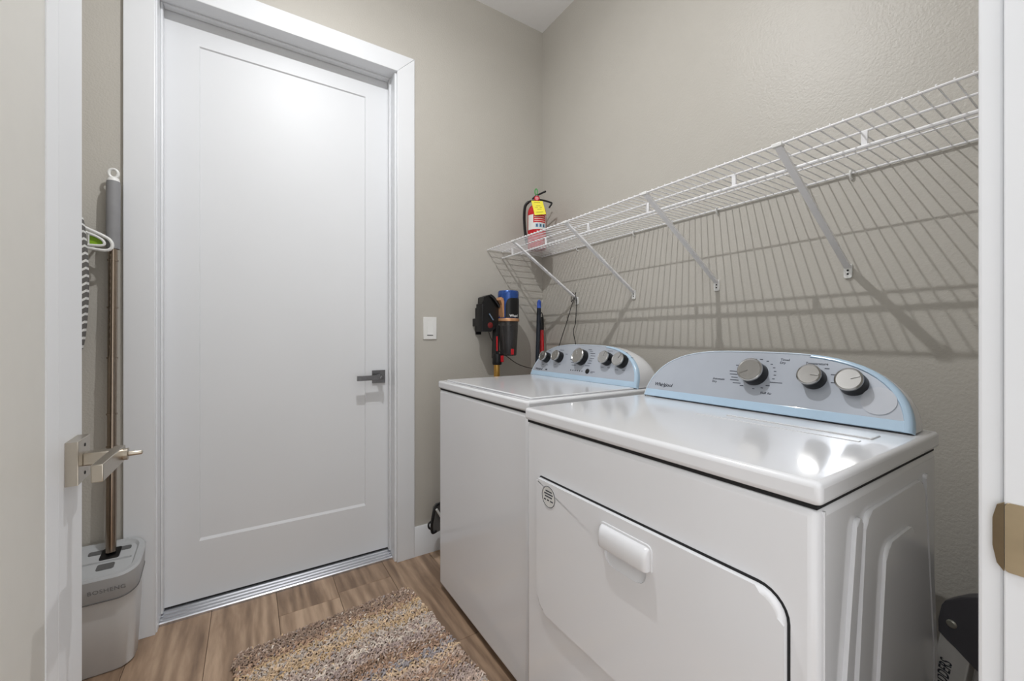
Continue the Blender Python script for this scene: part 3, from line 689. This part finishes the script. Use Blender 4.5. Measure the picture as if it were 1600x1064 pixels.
# ------------------------------------------------------------------ cordless stick vacuum on its wall dock
vx, vy = 1.208, 1.930
va = thing('stick_vacuum', 'blue and black cordless stick vacuum hanging on wall behind the washing machine', 'vacuum cleaner', (vx - 0.06, 2.0, 0))
m_vblue = mat('metallic_blue', (38, 78, 150), 0.25, metal=0.4, coat=0.4); m_cop = mat('copper_plastic', (214, 160, 118), 0.3, metal=0.5)
m_bin = mat('smoked_clear_plastic', (60, 58, 58), 0.12, var=0.02, alpha=0.72); m_gold = mat('gold_tube', (206, 160, 84), 0.28, metal=0.85)
bm = nb(); lathe(bm, [(0.0585, 1.236), (0.0585, 1.37), (0.0575, 1.384), (0.054, 1.390), (0.050, 1.387), (0, 1.387)], (vx, vy, 0), seg=40); mo = obj('motor_housing', bm, m_vblue, va)
def cyl_patch(name, rr, pts, m, par):
    """patch on the housing; pts = list of (angle0, angle1, z)"""
    bm = nb(); rows = []
    for (a0, a1, z_) in pts:
        rows.append([bm.verts.new((vx + rr * math.cos(R(a0 + (a1 - a0) * k / 12)), vy + rr * math.sin(R(a0 + (a1 - a0) * k / 12)), z_)) for k in range(13)])
    for A, B in zip(rows, rows[1:]):
        for k in range(12): bm.faces.new([A[k], A[k + 1], B[k + 1], B[k]])
    return obj(name, bm, m, par)
cyl_patch('side_window', 0.0594, [(222, 335, 1.240), (224, 335, 1.31), (229, 333, 1.330), (238, 328, 1.343), (252, 318, 1.348)], m_black, mo)
bm = nb(); lathe(bm, [(0.060, 1.222), (0.0615, 1.226), (0.0615, 1.234), (0.060, 1.238), (0, 1.238)], (vx, vy, 0), seg=40); obj('copper_ring', bm, m_cop, va)
bm = nb(); lathe(bm, [(0, 1.034), (0.042, 1.034), (0.046, 1.040), (0.055, 1.222), (0, 1.222)], (vx, vy, 0), seg=36); bn = obj('dust_bin', bm, m_bin, va, label='smoked clear dust bin')
bm = nb(); lathe(bm, [(0.022, 1.045), (0.026, 1.11), (0.034, 1.20), (0, 1.20)], (vx, vy, 0), seg=20); obj('cyclone', bm, mat('cyclone_grey', (70, 70, 74), 0.4), bn)
bx('bin_latch', m_red, bn, vx - 0.012, vx + 0.006, vy - 0.050, vy - 0.042, 1.040, 1.072, bev=0.002)
t_ = None
def on_cyl(s, size, a_, z_, rr):
    dirv = Vector((math.cos(R(a_)), math.sin(R(a_)), 0)); rgt = Vector((-dirv.y, dirv.x, 0))
    o_ = text('lettering', s, size, mat('white_print', (235, 235, 235), 0.5), mo, Vector((vx, vy, z_)) + dirv * rr, rgt, (0, 0, 1), align='CENTER', bold=0.0004, extrude=0.0)
    for v in o_.data.vertices:                                   # bend the print around the housing
        dx = (v.co - Vector((vx, vy, z_))).dot(rgt); an = R(a_) + dx / rr
        v.co = Vector((vx + rr * math.cos(an), vy + rr * math.sin(an), v.co.z))
on_cyl('Wlupel', 0.018, 270, 1.252, 0.0598)
# handle, battery and dock behind the housing
bm = nb(); prism(bm, [(1.045, 1.165), (1.105, 1.165), (1.115, 1.18), (1.150, 1.20), (1.155, 1.30), (1.118, 1.345), (1.105, 1.368), (1.085, 1.362), (1.075, 1.350), (1.066, 1.356), (1.056, 1.350), (1.054, 1.318), (1.045, 1.315)], lambda u, v: (u, 2.0, v), lambda u, v: (u, 1.935, v), bev=0.006); bt = obj('battery_grip', bm, m_black, va)
bm = nb(); tube(bm, spline([(1.092, 1.930, 1.362), (1.110, 1.925, 1.350), (1.135, 1.925, 1.320), (1.150, 1.925, 1.30)], 5), 0.008, seg=8); obj('handle_loop', bm, m_black, bt)
bm = nb(); tube(bm, [(1.088, 1.931, 1.262), (1.112, 1.930, 1.228)], 0.0035, seg=6); obj('trigger', bm, mat('trigger_grey', (120, 140, 165), 0.3, metal=0.6), bt)
bm = nb(); lathe(bm, [(0.016, 0), (0.016, 0.002), (0.012, 0.004), (0, 0.004)], (1.096, 1.936, 1.200), (0, -1, 0), seg=18); obj('red_release', bm, mat('dark_red_plastic', (110, 26, 26), 0.4), bt)
bm = nb(); prism(bm, [(1.150, 1.242), (1.162, 1.242), (1.158, 1.33), (1.156, 1.345), (1.142, 1.352), (1.134, 1.335), (1.148, 1.31)], lambda u, v: (u, 1.94, v), lambda u, v: (u, 1.893, v), bev=0.003); obj('copper_trim', bm, m_cop, va)
dk = bx('wall_dock', m_black, va, 1.058, 1.118, 2.000, 2.0715, 1.196, 1.240, bev=0.003)
bx('dock_plate', m_black, dk, 1.075, 1.110, 2.062, 2.0715, 1.15, 1.30, bev=0.002)
bm = nb(); prism(bm, [(1.122, 1.02), (1.146, 1.02), (1.152, 1.20), (1.128, 1.20)], lambda u, v: (u, 1.965, v), lambda u, v: (u, 1.925, v), bev=0.004); sp = obj('neck', bm, m_black, va)
bx('neck_stripe', m_red, sp, 1.128, 1.136, 1.922, 1.926, 1.06, 1.14, bev=0.001)
bm = nb(); lathe(bm, [(0.024, 0.985), (0.026, 0.992), (0.026, 1.03), (0.024, 1.045), (0, 1.045)], (1.142, 1.940, 0), seg=22); obj('wand_coupler', bm, m_black, va)
bx('release_button', m_red, va, 1.150, 1.168, 1.912, 1.922, 1.00, 1.035, bev=0.002)
bm = nb(); lathe(bm, [(0.0165, 0.06), (0.0165, 0.988), (0, 0.988)], (1.140, 1.940, 0), seg=20); obj('wand', bm, m_gold, va)
bm = nb(); prism(bm, rrect(1.02, 1.26, 1.89, 1.99, 0.02), lambda u, v: (u, v, 0.004), lambda u, v: (u, v, 0.06), bev=0.012); obj('floor_head', bm, m_black, va)
m_cord = mat('dark_cord', (52, 46, 40), 0.6)
bm = nb(); tube(bm, spline([(1.110, 1.99, 1.19), (1.120, 1.97, 1.13), (1.165, 1.96, 1.06), (1.215, 1.95, 1.025), (1.27, 1.93, 0.985), (1.33, 1.90, 0.962), (1.40, 1.86, 0.95), (1.42, 1.84, 0.85), (1.43, 1.86, 0.5), (1.45, 1.9, 0.3)], 6), 0.0022, seg=6); obj('charging_cord', bm, m_cord, va, label='thin brown charging cord')

# ------------------------------------------------------------------ long handles in the corner
p_ = thing('broom_handle', 'dark broom handle with a bright blue tip leaning in the corner', 'broom', (1.395, 1.97, 0))
bm = nb(); tube(bm, [(1.395, 1.960, 0.03), (1.459, 1.985, 1.310)], 0.0125, seg=14); obj('pole', bm, mat('navy_black_pole', (34, 40, 50), 0.35), p_)
bm = nb(); tube(bm, [(1.459, 1.985, 1.309), (1.4605, 1.9855, 1.345), (1.461, 1.986, 1.358)], [0.0127, 0.0122, 0.006], seg=14); obj('tip', bm, mat('blue_tip', (60, 96, 190), 0.4), p_)
bm = nb(); prism(bm, rrect(1.33, 1.46, 1.94, 1.98, 0.01), lambda u, v: (u, v, 0.002), lambda u, v: (u, v, 0.05), bev=0.005); obj('broom_head', bm, m_black, p_)
p_ = thing('dustpan_handle', 'red handle with a black looped grip leaning in the corner beside broom', 'handle', (1.462, 1.92, 0))
bm = nb(); tube(bm, [(1.462, 1.925, 0.02), (1.496, 2.008, 1.178)], 0.0135, seg=14); obj('pole', bm, m_red, p_)
bm = nb(); tube(bm, [(1.496, 2.008, 1.176), (1.4985, 2.013, 1.25), (1.4985, 2.013, 1.258)], [0.0135, 0.014, 0.012], seg=14); obj('grip', bm, m_black, p_)
bm = nb(); tube(bm, spline([(1.490, 2.012, 1.255), (1.492, 2.013, 1.275), (1.499, 2.014, 1.284), (1.507, 2.014, 1.275), (1.508, 2.013, 1.255)], 5), 0.0028, seg=7); obj('hang_loop', bm, m_black, p_)

# ------------------------------------------------------------------ cord hung on the first bracket
cy_ = 1.742
bm = nb()
tube(bm, spline([(1.532, cy_ - 0.004, 1.385), (1.528, cy_ + 0.012, 1.352), (1.528, cy_ + 0.030, 1.335), (1.530, cy_ + 0.020, 1.385), (1.530, cy_ + 0.004, 1.352), (1.529, cy_ + 0.022, 1.325), (1.530, cy_ + 0.075, 1.215), (1.530, cy_ + 0.130, 1.105), (1.528, cy_ + 0.155, 1.00), (1.52, cy_ + 0.16, 0.5)], 8), 0.0021, seg=6)
tube(bm, spline([(1.530, cy_ + 0.002, 1.378), (1.531, cy_ - 0.008, 1.345), (1.530, cy_ - 0.008, 1.27), (1.531, cy_ - 0.002, 1.215), (1.532, cy_ + 0.016, 1.165), (1.532, cy_ - 0.002, 1.09), (1.53, cy_ - 0.004, 1.0), (1.52, cy_, 0.5)], 8), 0.0021, seg=6)
tag(obj('hanging_cord', bm, mat('black_cord', (40, 40, 40), 0.6)), 'black cord looped over a shelf bracket foot and dropping behind washer console', 'cord')

# ------------------------------------------------------------------ light switch
sw = thing('light_switch', 'white rocker light switch on the wall beside the door casing', 'light switch', (0.805, YA, 1.182))
bx('wall_plate', m_plast, sw, 0.768, 0.842, YA - 0.006, YA - 0.0001, 1.124, 1.242, bev=0.0025)
bm = nb(); prism(bm, [(0, 1.148), (-0.0085, 1.148), (-0.0075, 1.152), (-0.0062, 1.216), (0, 1.216)], lambda u, v: (0.789, YA - 0.001 + u, v), lambda u, v: (0.821, YA - 0.001 + u, v)); obj('rocker', bm, m_plast, sw)
bx('rocker_gap', m_seam, sw, 0.7885, 0.8215, YA - 0.0068, YA - 0.004, 1.1440, 1.1478)
for z_ in (1.135, 1.230):
    bm = nb(); lathe(bm, [(0.0025, 0), (0.0025, 0.0008), (0, 0.0008)], (0.805, YA - 0.0058, z_), (0, -1, 0), seg=10); obj('screw', bm, m_plast, sw)

# ------------------------------------------------------------------ pad poking out beside the washer
pd = thing('mop_pad', 'dark grey fabric pad with a white bar tucked between washer and wall', 'mop pad', (0.80, 1.95, 0.0))
m_felt = mat('grey_felt', (96, 94, 92), 0.95, bump=0.4, bscale=400)
bm = nb(); prism(bm, [(0.775, 0.156), (0.800, 0.150), (0.850, 0.165), (0.880, 0.20), (0.880, 0.29), (0.800, 0.290), (0.785, 0.275), (0.772, 0.20)], lambda u, v: (u, 1.975, v), lambda u, v: (u, 1.95, v), bev=0.006); obj('pad', bm, m_felt, pd)
bm = nb(); tube(bm, spline([(0.792, 1.946, 0.160), (0.770, 1.946, 0.158), (0.766, 1.946, 0.20), (0.782, 1.946, 0.275), (0.805, 1.946, 0.296), (0.85, 1.946, 0.30)], 6), 0.006, seg=8); obj('black_edge', bm, m_black, pd)
bm = nb(); tube(bm, spline([(0.772, 1.960, 0.21), (0.756, 1.960, 0.20), (0.757, 1.960, 0.182), (0.768, 1.960, 0.170)], 5), 0.005, seg=8); obj('loop', bm, m_black, pd)
bx('stand', m_black, pd, 0.895, 0.925, 1.95, 1.975, 0.0, 0.22); bx('pad_frame', m_black, pd, 0.86, 0.93, 1.952, 1.973, 0.19, 0.28)
bm = nb(); tube(bm, [(0.789, 1.938, 0.274), (0.815, 1.938, 0.228)], 0.006, seg=8); obj('white_bar', bm, m_plast, pd)

# ------------------------------------------------------------------ mop and its bucket
mp_ = thing('flat_mop', 'steel-handled mop with a grey grip leaning against wall beside the casing', 'mop', (-0.4135, 1.99, 0.3795))
m_steel = mat('bronzed_steel', (150, 136, 122), 0.2, metal=1.0, var=0.04, scale=40); m_grip = mat('grey_grip', (138, 138, 140), 0.6)
def mpt(z_): t_ = (z_ - 0.25) / 1.45; return (-0.4135 - 0.002 * t_, 1.985 + 0.045 * t_, z_)
bm = nb(); tube(bm, [mpt(0.3795), mpt(0.74)], 0.0145, seg=18); tube(bm, [mpt(0.74), mpt(1.47)], 0.0130, seg=18); obj('pole', bm, m_steel, mp_)
for z_ in (0.70, 0.745, 0.86, 1.06, 1.24, 1.41):
    bm = nb(); tube(bm, [mpt(z_), mpt(z_ + 0.006)], 0.0152, seg=18); obj('ferrule', bm, m_steel, mp_)
bm = nb(); tube(bm, [mpt(1.455), mpt(1.46), mpt(1.69), mpt(1.70)], [0.0185, 0.0195, 0.0195, 0.018], seg=20); obj('grip', bm, m_grip, mp_)
bm = nb(); tube(bm, [mpt(1.700), mpt(1.712)], [0.0185, 0.015], seg=18); cp = obj('hang_cap', bm, m_plast, mp_)
hc = Vector(mpt(1.730))
bm = nb(); tube(bm, [hc + Vector((0.0125 * math.cos(R(20 * k)), 0, 0.0155 * math.sin(R(20 * k)))) for k in range(18)], 0.0048, seg=8, closed=True); obj('hang_loop', bm, m_plast, cp)

bk = thing('mop_bucket', 'light grey plastic mop bucket with a lidded collar on the floor by open door', 'bucket', (-0.5, 1.975, 0))
m_buck = mat('light_grey_plastic', (206, 206, 206), 0.35, var=0.01); m_lid = mat('grey_lid_plastic', (178, 180, 182), 0.4, var=0.01); m_dgrey = mat('dark_grey_plastic', (92, 92, 92), 0.5)
def ring_at(bm, x0, x1, y0, y1, r, z0, z1=None):
    # z tilts from z0 (front) to z1 (back)
    z1 = z0 if z1 is None else z1
    return [bm.verts.new((u, v, z0 + (z1 - z0) * (v - y0) / (y1 - y0))) for u, v in rrect(x0, x1, y0, y1, r, 8)]
def loft(name, rows, m, par, cap0=True, cap1=True):
    bm = nb(); rings = [ring_at(bm, *r_) for r_ in rows]; n = len(rings[0])
    for A, B in zip(rings, rings[1:]):
        for k in range(n): bm.faces.new([A[k], A[(k + 1) % n], B[(k + 1) % n], B[k]])
    if cap0: bm.faces.new(rings[0][::-1])
    if cap1: bm.faces.new(rings[-1])
    return obj(name, bm, m, par, smooth=40)
loft('tub', [(-0.64, -0.350, 1.915, 2.035, 0.045, 0.0), (-0.645, -0.343, 1.908, 2.038, 0.048, 0.008), (-0.655, -0.334, 1.886, 2.046, 0.050, 0.20), (-0.66, -0.331, 1.878, 2.048, 0.050, 0.262, 0.315)], m_buck, bk)
cl = loft('lid_collar', [(-0.662, -0.329, 1.872, 2.050, 0.052, 0.262, 0.316), (-0.664, -0.326, 1.866, 2.051, 0.054, 0.268, 0.322), (-0.666, -0.323, 1.858, 2.052, 0.056, 0.325, 0.372), (-0.668, -0.321, 1.855, 2.0525, 0.056, 0.342, 0.386), (-0.664, -0.326, 1.860, 2.050, 0.054, 0.350, 0.393), (-0.652, -0.340, 1.873, 2.042, 0.045, 0.350, 0.393), (-0.646, -0.346, 1.879, 2.036, 0.042, 0.342, 0.384)], m_lid, bk)
def lidz(y_): return 0.342 + (0.384 - 0.342) * (y_ - 1.879) / (2.036 - 1.879)
def lid_plate(name, x0, x1, y0, y1, h_, m, par):
    bm = nb(); prism(bm, rrect(x0, x1, y0, y1, 0.006, 3), lambda u, v: (u, v, lidz(v) - 0.002), lambda u, v: (u, v, lidz(v) + h_), bev=0.001); return obj(name, bm, m, par)
lid_plate('slot', -0.475, -0.362, 1.995, 2.014, 0.0025, m_dgrey, cl)
lid_plate('mop_opening', -0.440, -0.388, 1.962, 2.016, 0.003, m_black, cl)
lid_plate('drain_window', -0.437, -0.392, 1.912, 1.940, 0.0025, m_dgrey, cl)
lid_plate('lid_ridge', -0.64, -0.352, 1.948, 1.953, 0.003, m_lid, cl)
bm = nb(); q_ = rrect(-0.663, -0.3265, 1.867, 2.051, 0.053, 8)
tube(bm, [(u, v, 0.2655 + 0.054 * (v - 1.867) / 0.184) for u, v in q_], 0.0022, seg=6, closed=True); obj('collar_gap', bm, m_dgrey, bk)
text('lettering', 'BOSHENG', 0.0195, mat('grey_print', (120, 120, 122), 0.6), cl, (-0.4440, 1.8608, 0.303), (1, 0, 0), (0, -0.12, 1), extrude=0.0006, space=1.08)

# ------------------------------------------------------------------ striped board and hanger behind the open door
def stripe_mat():
    m = bpy.data.materials.new('grey_white_stripe_cloth'); m.use_nodes = True; nt = m.node_tree; b = nt.nodes['Principled BSDF']; L = nt.links.new
    tc = nt.nodes.new('ShaderNodeTexCoord'); mp2 = nt.nodes.new('ShaderNodeMapping'); mp2.inputs['Rotation'].default_value = (0, R(38), 0)
    L(tc.outputs['Object'], mp2.inputs[0])
    wv = nt.nodes.new('ShaderNodeTexWave'); wv.bands_direction = 'Z'; wv.inputs['Scale'].default_value = 15.5; wv.inputs['Distortion'].default_value = 0.3
    L(mp2.outputs[0], wv.inputs['Vector'])
    r = nt.nodes.new('ShaderNodeValToRGB'); r.color_ramp.interpolation = 'LINEAR'
    r.color_ramp.elements[0].position = 0.72; r.color_ramp.elements[0].color = (*lin((104, 102, 100)), 1)
    r.color_ramp.elements[1].position = 0.80; r.color_ramp.elements[1].color = (*lin((226, 226, 224)), 1)
    L(wv.outputs['Fac'], r.inputs[0]); L(r.outputs[0], b.inputs['Base Color']); b.inputs['Roughness'].default_value = 0.9
    return m
ib = thing('ironing_board', 'padded board in grey cloth with white diagonal stripes, mostly behind the open door', 'ironing board', (-0.62, 1.94, 1.1))
prof = [(-0.480 + 0.0145 * math.sin(math.pi * (k / 16)) ** 0.7, 1.098 + 0.448 * k / 16) for k in range(17)]
bm = nb(); prism(bm, prof + [(-0.52, 1.59), (-0.62, 1.60), (-0.72, 1.57), (-0.74, 1.34), (-0.72, 1.10), (-0.62, 1.05), (-0.52, 1.06)], lambda u, v: (u, 1.975, v), lambda u, v: (u, 1.945, v), bev=0.008, seg=3); obj('cover', bm, stripe_mat(), ib)
bm = nb(); tube(bm, [(-0.63, 1.96, 1.57), (-0.63, 1.99, 1.62), (-0.63, 2.04, 1.66), (-0.63, 2.070, 1.66)], 0.004, seg=8); obj('hook', bm, m_plast, ib)

hg = thing('clothes_hanger', 'white plastic hanger end with a lime green insert beside mop grip', 'hanger', (-0.48, 1.99, 1.43))
hp_ = [(-0.600, 1.545), (-0.520, 1.540), (-0.478, 1.516), (-0.445, 1.500), (-0.420, 1.484), (-0.4115, 1.466), (-0.416, 1.450), (-0.434, 1.443), (-0.478, 1.447), (-0.60, 1.450)]
bm = nb(); tube(bm, [(p.x, 1.995, p.z) for p in spline([(a1, 0, b1) for a1, b1 in hp_], 6)], 0.0052, seg=8); obj('rim', bm, m_plast, hg)
hq = [(-0.600, 1.524), (-0.520, 1.520), (-0.478, 1.501), (-0.449, 1.488), (-0.433, 1.474), (-0.436, 1.460), (-0.478, 1.457)]
bm = nb(); tube(bm, [(p.x, 1.992, p.z) for p in spline([(a1, 0, b1) for a1, b1 in hq], 6)], 0.0042, seg=8); obj('inner_rim', bm, m_plast, hg)
bm = nb(); prism(bm, [(-0.47, 1.455), (-0.438, 1.458), (-0.434, 1.474), (-0.449, 1.486), (-0.47, 1.492)], lambda u, v: (u, 2.006, v), lambda u, v: (u, 1.999, v)); obj('green_insert', bm, mat('lime_green_plastic', (136, 178, 40), 0.4), hg)
bm = nb(); tube(bm, [(-0.471, 1.992, 1.456), (-0.471, 1.992, 1.50)], 0.002, seg=6); obj('strut', bm, m_plast, hg)
bm = nb(); tube(bm, [(-0.462, 2.00, 1.478), (-0.462, 2.0712, 1.478)], 0.004, seg=8); obj('wall_peg', bm, m_plast, hg)

# ------------------------------------------------------------------ step ladder folded behind the dryer
ld = thing('step_ladder', 'folded white step ladder with a dark grey cap leaning behind the dryer', 'ladder', (1.262, 0.25, 0))
ld.rotation_euler = (0, 0, R(-12))
m_cap = mat('charcoal_plastic', (88, 88, 95), 0.45); m_rail = mat('ladder_white', (222, 222, 220), 0.4)
lx0, lx1 = 1.262, 1.47
tl = 0.150                                                  # lean: y falls by this much per metre of height
ly = lambda s_, z_: 0.327 - s_ - tl * z_                    # s_: distance behind the front edge
for xx, s_ in ((lx0, 1), (lx1 - 0.026, -1)):
    bm = nb(); prism(bm, [(ly(0, 0.004), 0.004), (ly(0.052, 0.004), 0.004), (ly(0.052, 0.52), 0.52), (ly(0, 0.52), 0.52)], lambda u, v: (xx + 0.026, u, v), lambda u, v: (xx, u, v), bev=0.003); fr_ = obj('front_rail', bm, m_rail, ld)
    if s_ == 1:
        up_ = Vector((0, -tl, 1)).normalized()
        text('lettering', 'LADDERS', 0.027, m_ink, fr_, (xx - 0.0006, ly(0.020, 0.375), 0.375), up_, Vector((0, 1, tl)).normalized(), shear=0.12, extrude=0.0003, bold=0.0004, cond=0.62)
    bm = nb(); prism(bm, [(ly(0.060, 0.004), 0.004), (ly(0.088, 0.004), 0.004), (ly(0.088, 0.50), 0.50), (ly(0.060, 0.50), 0.50)], lambda u, v: (xx + 0.026, u, v), lambda u, v: (xx + 0.002, u, v), bev=0.003); obj('rear_rail', bm, mat('ladder_grey', (176, 176, 176), 0.4), ld)
    bm = nb(); prism(bm, [(0.249, 0.560), (0.243, 0.573), (0.217, 0.596), (0.190, 0.612), (0.165, 0.616), (0.152, 0.60), (0.152, 0.45), (0.168, 0.445), (0.197, 0.462), (0.217, 0.477), (0.239, 0.489), (0.254, 0.501), (0.2545, 0.525)], lambda u, v: (xx + 0.030, u, v), lambda u, v: (xx - 0.004, u, v), bev=0.004); c_ = obj('end_cap', bm, m_cap, ld)
    if s_ == 1:
        bm = nb(); lathe(bm, [(0.0085, 0), (0.0085, 0.002), (0.006, 0.004), (0, 0.004)], (xx - 0.0042, 0.231, 0.531), (-1, 0, 0), seg=18); obj('rivet', bm, mat('zinc_rivet', (200, 200, 190), 0.35, metal=0.8), c_)
for z_ in (0.24, 0.48):
    bm = nb(); prism(bm, [(ly(0.006, z_), z_), (ly(0.046, z_), z_), (ly(0.046, z_ + 0.02), z_ + 0.02), (ly(0.006, z_ + 0.02), z_ + 0.02)], lambda u, v: (lx0 + 0.027, u, v), lambda u, v: (lx1 - 0.027, u, v)); obj('tread', bm, m_cap, ld)

# ------------------------------------------------------------------ rug: backing plus a dense looped pile
ra = R(5.2); rc_ = Vector((0.318, 1.31, 0)); rw, rl_ = 0.660, 0.96
def rug_pt(u, v, z_): return Vector((rc_.x + u * math.cos(ra) - v * math.sin(ra), rc_.y + u * math.sin(ra) + v * math.cos(ra), z_))
rg = thing('bath_rug', 'shaggy striped bath rug in brown, ochre and grey yarn on the plank floor', 'rug', rc_)
bm = nb(); prism(bm, rrect(-rw / 2, rw / 2, -rl_ / 2, rl_ / 2, 0.05, 8), lambda u, v: rug_pt(u, v, 0.0005), lambda u, v: rug_pt(u, v, 0.009)); obj('backing', bm, mat('rug_backing', (168, 148, 130), 0.95), rg)
pal = [(118, 98, 84), (132, 114, 100), (176, 150, 112), (172, 164, 156), (150, 120, 98), (158, 142, 134), (196, 188, 178), (140, 126, 124), (108, 84, 66), (126, 126, 134), (190, 166, 134), (168, 150, 138)]
seq = [0, 1, 0, 4, 2, 3, 10, 2, 3, 5, 6, 7, 5, 8, 4, 9, 10, 11, 4, 1, 7, 5, 11, 3, 2, 10, 8, 0, 9, 6, 5, 11]
rnd = random.Random(3)
V = []; Fc = []; Cc = []
step = 0.0074
nu, nv = int(rw / step), int(rl_ / step)
for iv in range(nv):
    for iu in range(nu):
        u = -rw / 2 + (iu + 0.5 + rnd.uniform(-.4, .4)) * step; v = -rl_ / 2 + (iv + 0.5 + rnd.uniform(-.4, .4)) * step
        du, dv = max(0, abs(u) - rw / 2 + 0.05), max(0, abs(v) - rl_ / 2 + 0.05)
        if math.hypot(du, dv) > 0.05: continue
        fr_ = (rl_ / 2 - v) / 0.027 + 0.45 * math.sin(u * 9 + 1.0) + 0.3 * math.sin(u * 23) + rnd.gauss(0, 0.45) + 96
        c_ = pal[seq[int(fr_) % len(seq)]]
        if rnd.random() < 0.14: c_ = pal[rnd.randrange(len(pal))]
        k_ = rnd.uniform(1.08, 1.38); g_ = (164, 148, 138); c_ = lin([min(255, (q * 0.66 + w_ * 0.34) * k_) for q, w_ in zip(c_, g_)])
        base = rug_pt(u, v, 0.004); an = rnd.gauss(ra, 0.55) + (math.pi if rnd.random() < 0.5 else 0)
        dirv = Vector((math.cos(an), math.sin(an), 0)); sd = Vector((-dirv.y, dirv.x, 0)) * rnd.uniform(0.0028, 0.0038)
        hh = rnd.uniform(0.009, 0.017); ln = rnd.uniform(0.007, 0.014)
        p0 = base - dirv * ln * 0.5; p1 = base + Vector((0, 0, hh)); p2 = base + dirv * ln + Vector((0, 0, hh * 0.55))
        i0 = len(V); up_ = Vector((0, 0, 0.0034))
        for (p, s_) in ((p0, 1), (p1, 0.95), (p2, 0.8)):
            V += [p - sd * s_, p + up_ * s_ , p + sd * s_, ]
        Fc += [(i0, i0 + 1, i0 + 4, i0 + 3), (i0 + 1, i0 + 2, i0 + 5, i0 + 4), (i0 + 3, i0 + 4, i0 + 7, i0 + 6), (i0 + 4, i0 + 5, i0 + 8, i0 + 7), (i0 + 6, i0 + 7, i0 + 8)]
        Cc += [c_] * 9
me = bpy.data.meshes.new('pile'); me.from_pydata([tuple(q) for q in V], [], Fc)
at = me.color_attributes.new('yarn', 'FLOAT_COLOR', 'POINT')
at.data.foreach_set('color', [x_ for c_ in Cc for x_ in (*c_, 1.0)])
m_yarn = bpy.data.materials.new('yarn'); m_yarn.use_nodes = True; nt = m_yarn.node_tree
vc = nt.nodes.new('ShaderNodeVertexColor'); vc.layer_name = 'yarn'; nt.links.new(vc.outputs[0], nt.nodes['Principled BSDF'].inputs['Base Color']); nt.nodes['Principled BSDF'].inputs['Roughness'].default_value = 0.95
nt.nodes['Principled BSDF'].inputs['Specular IOR Level'].default_value = 0.15
me.materials.append(m_yarn)
for p in me.polygons: p.use_smooth = True
po = bpy.data.objects.new('pile', me); BASE[po.name] = (0, 0, 0); link(po, rg); po['kind'] = 'stuff'
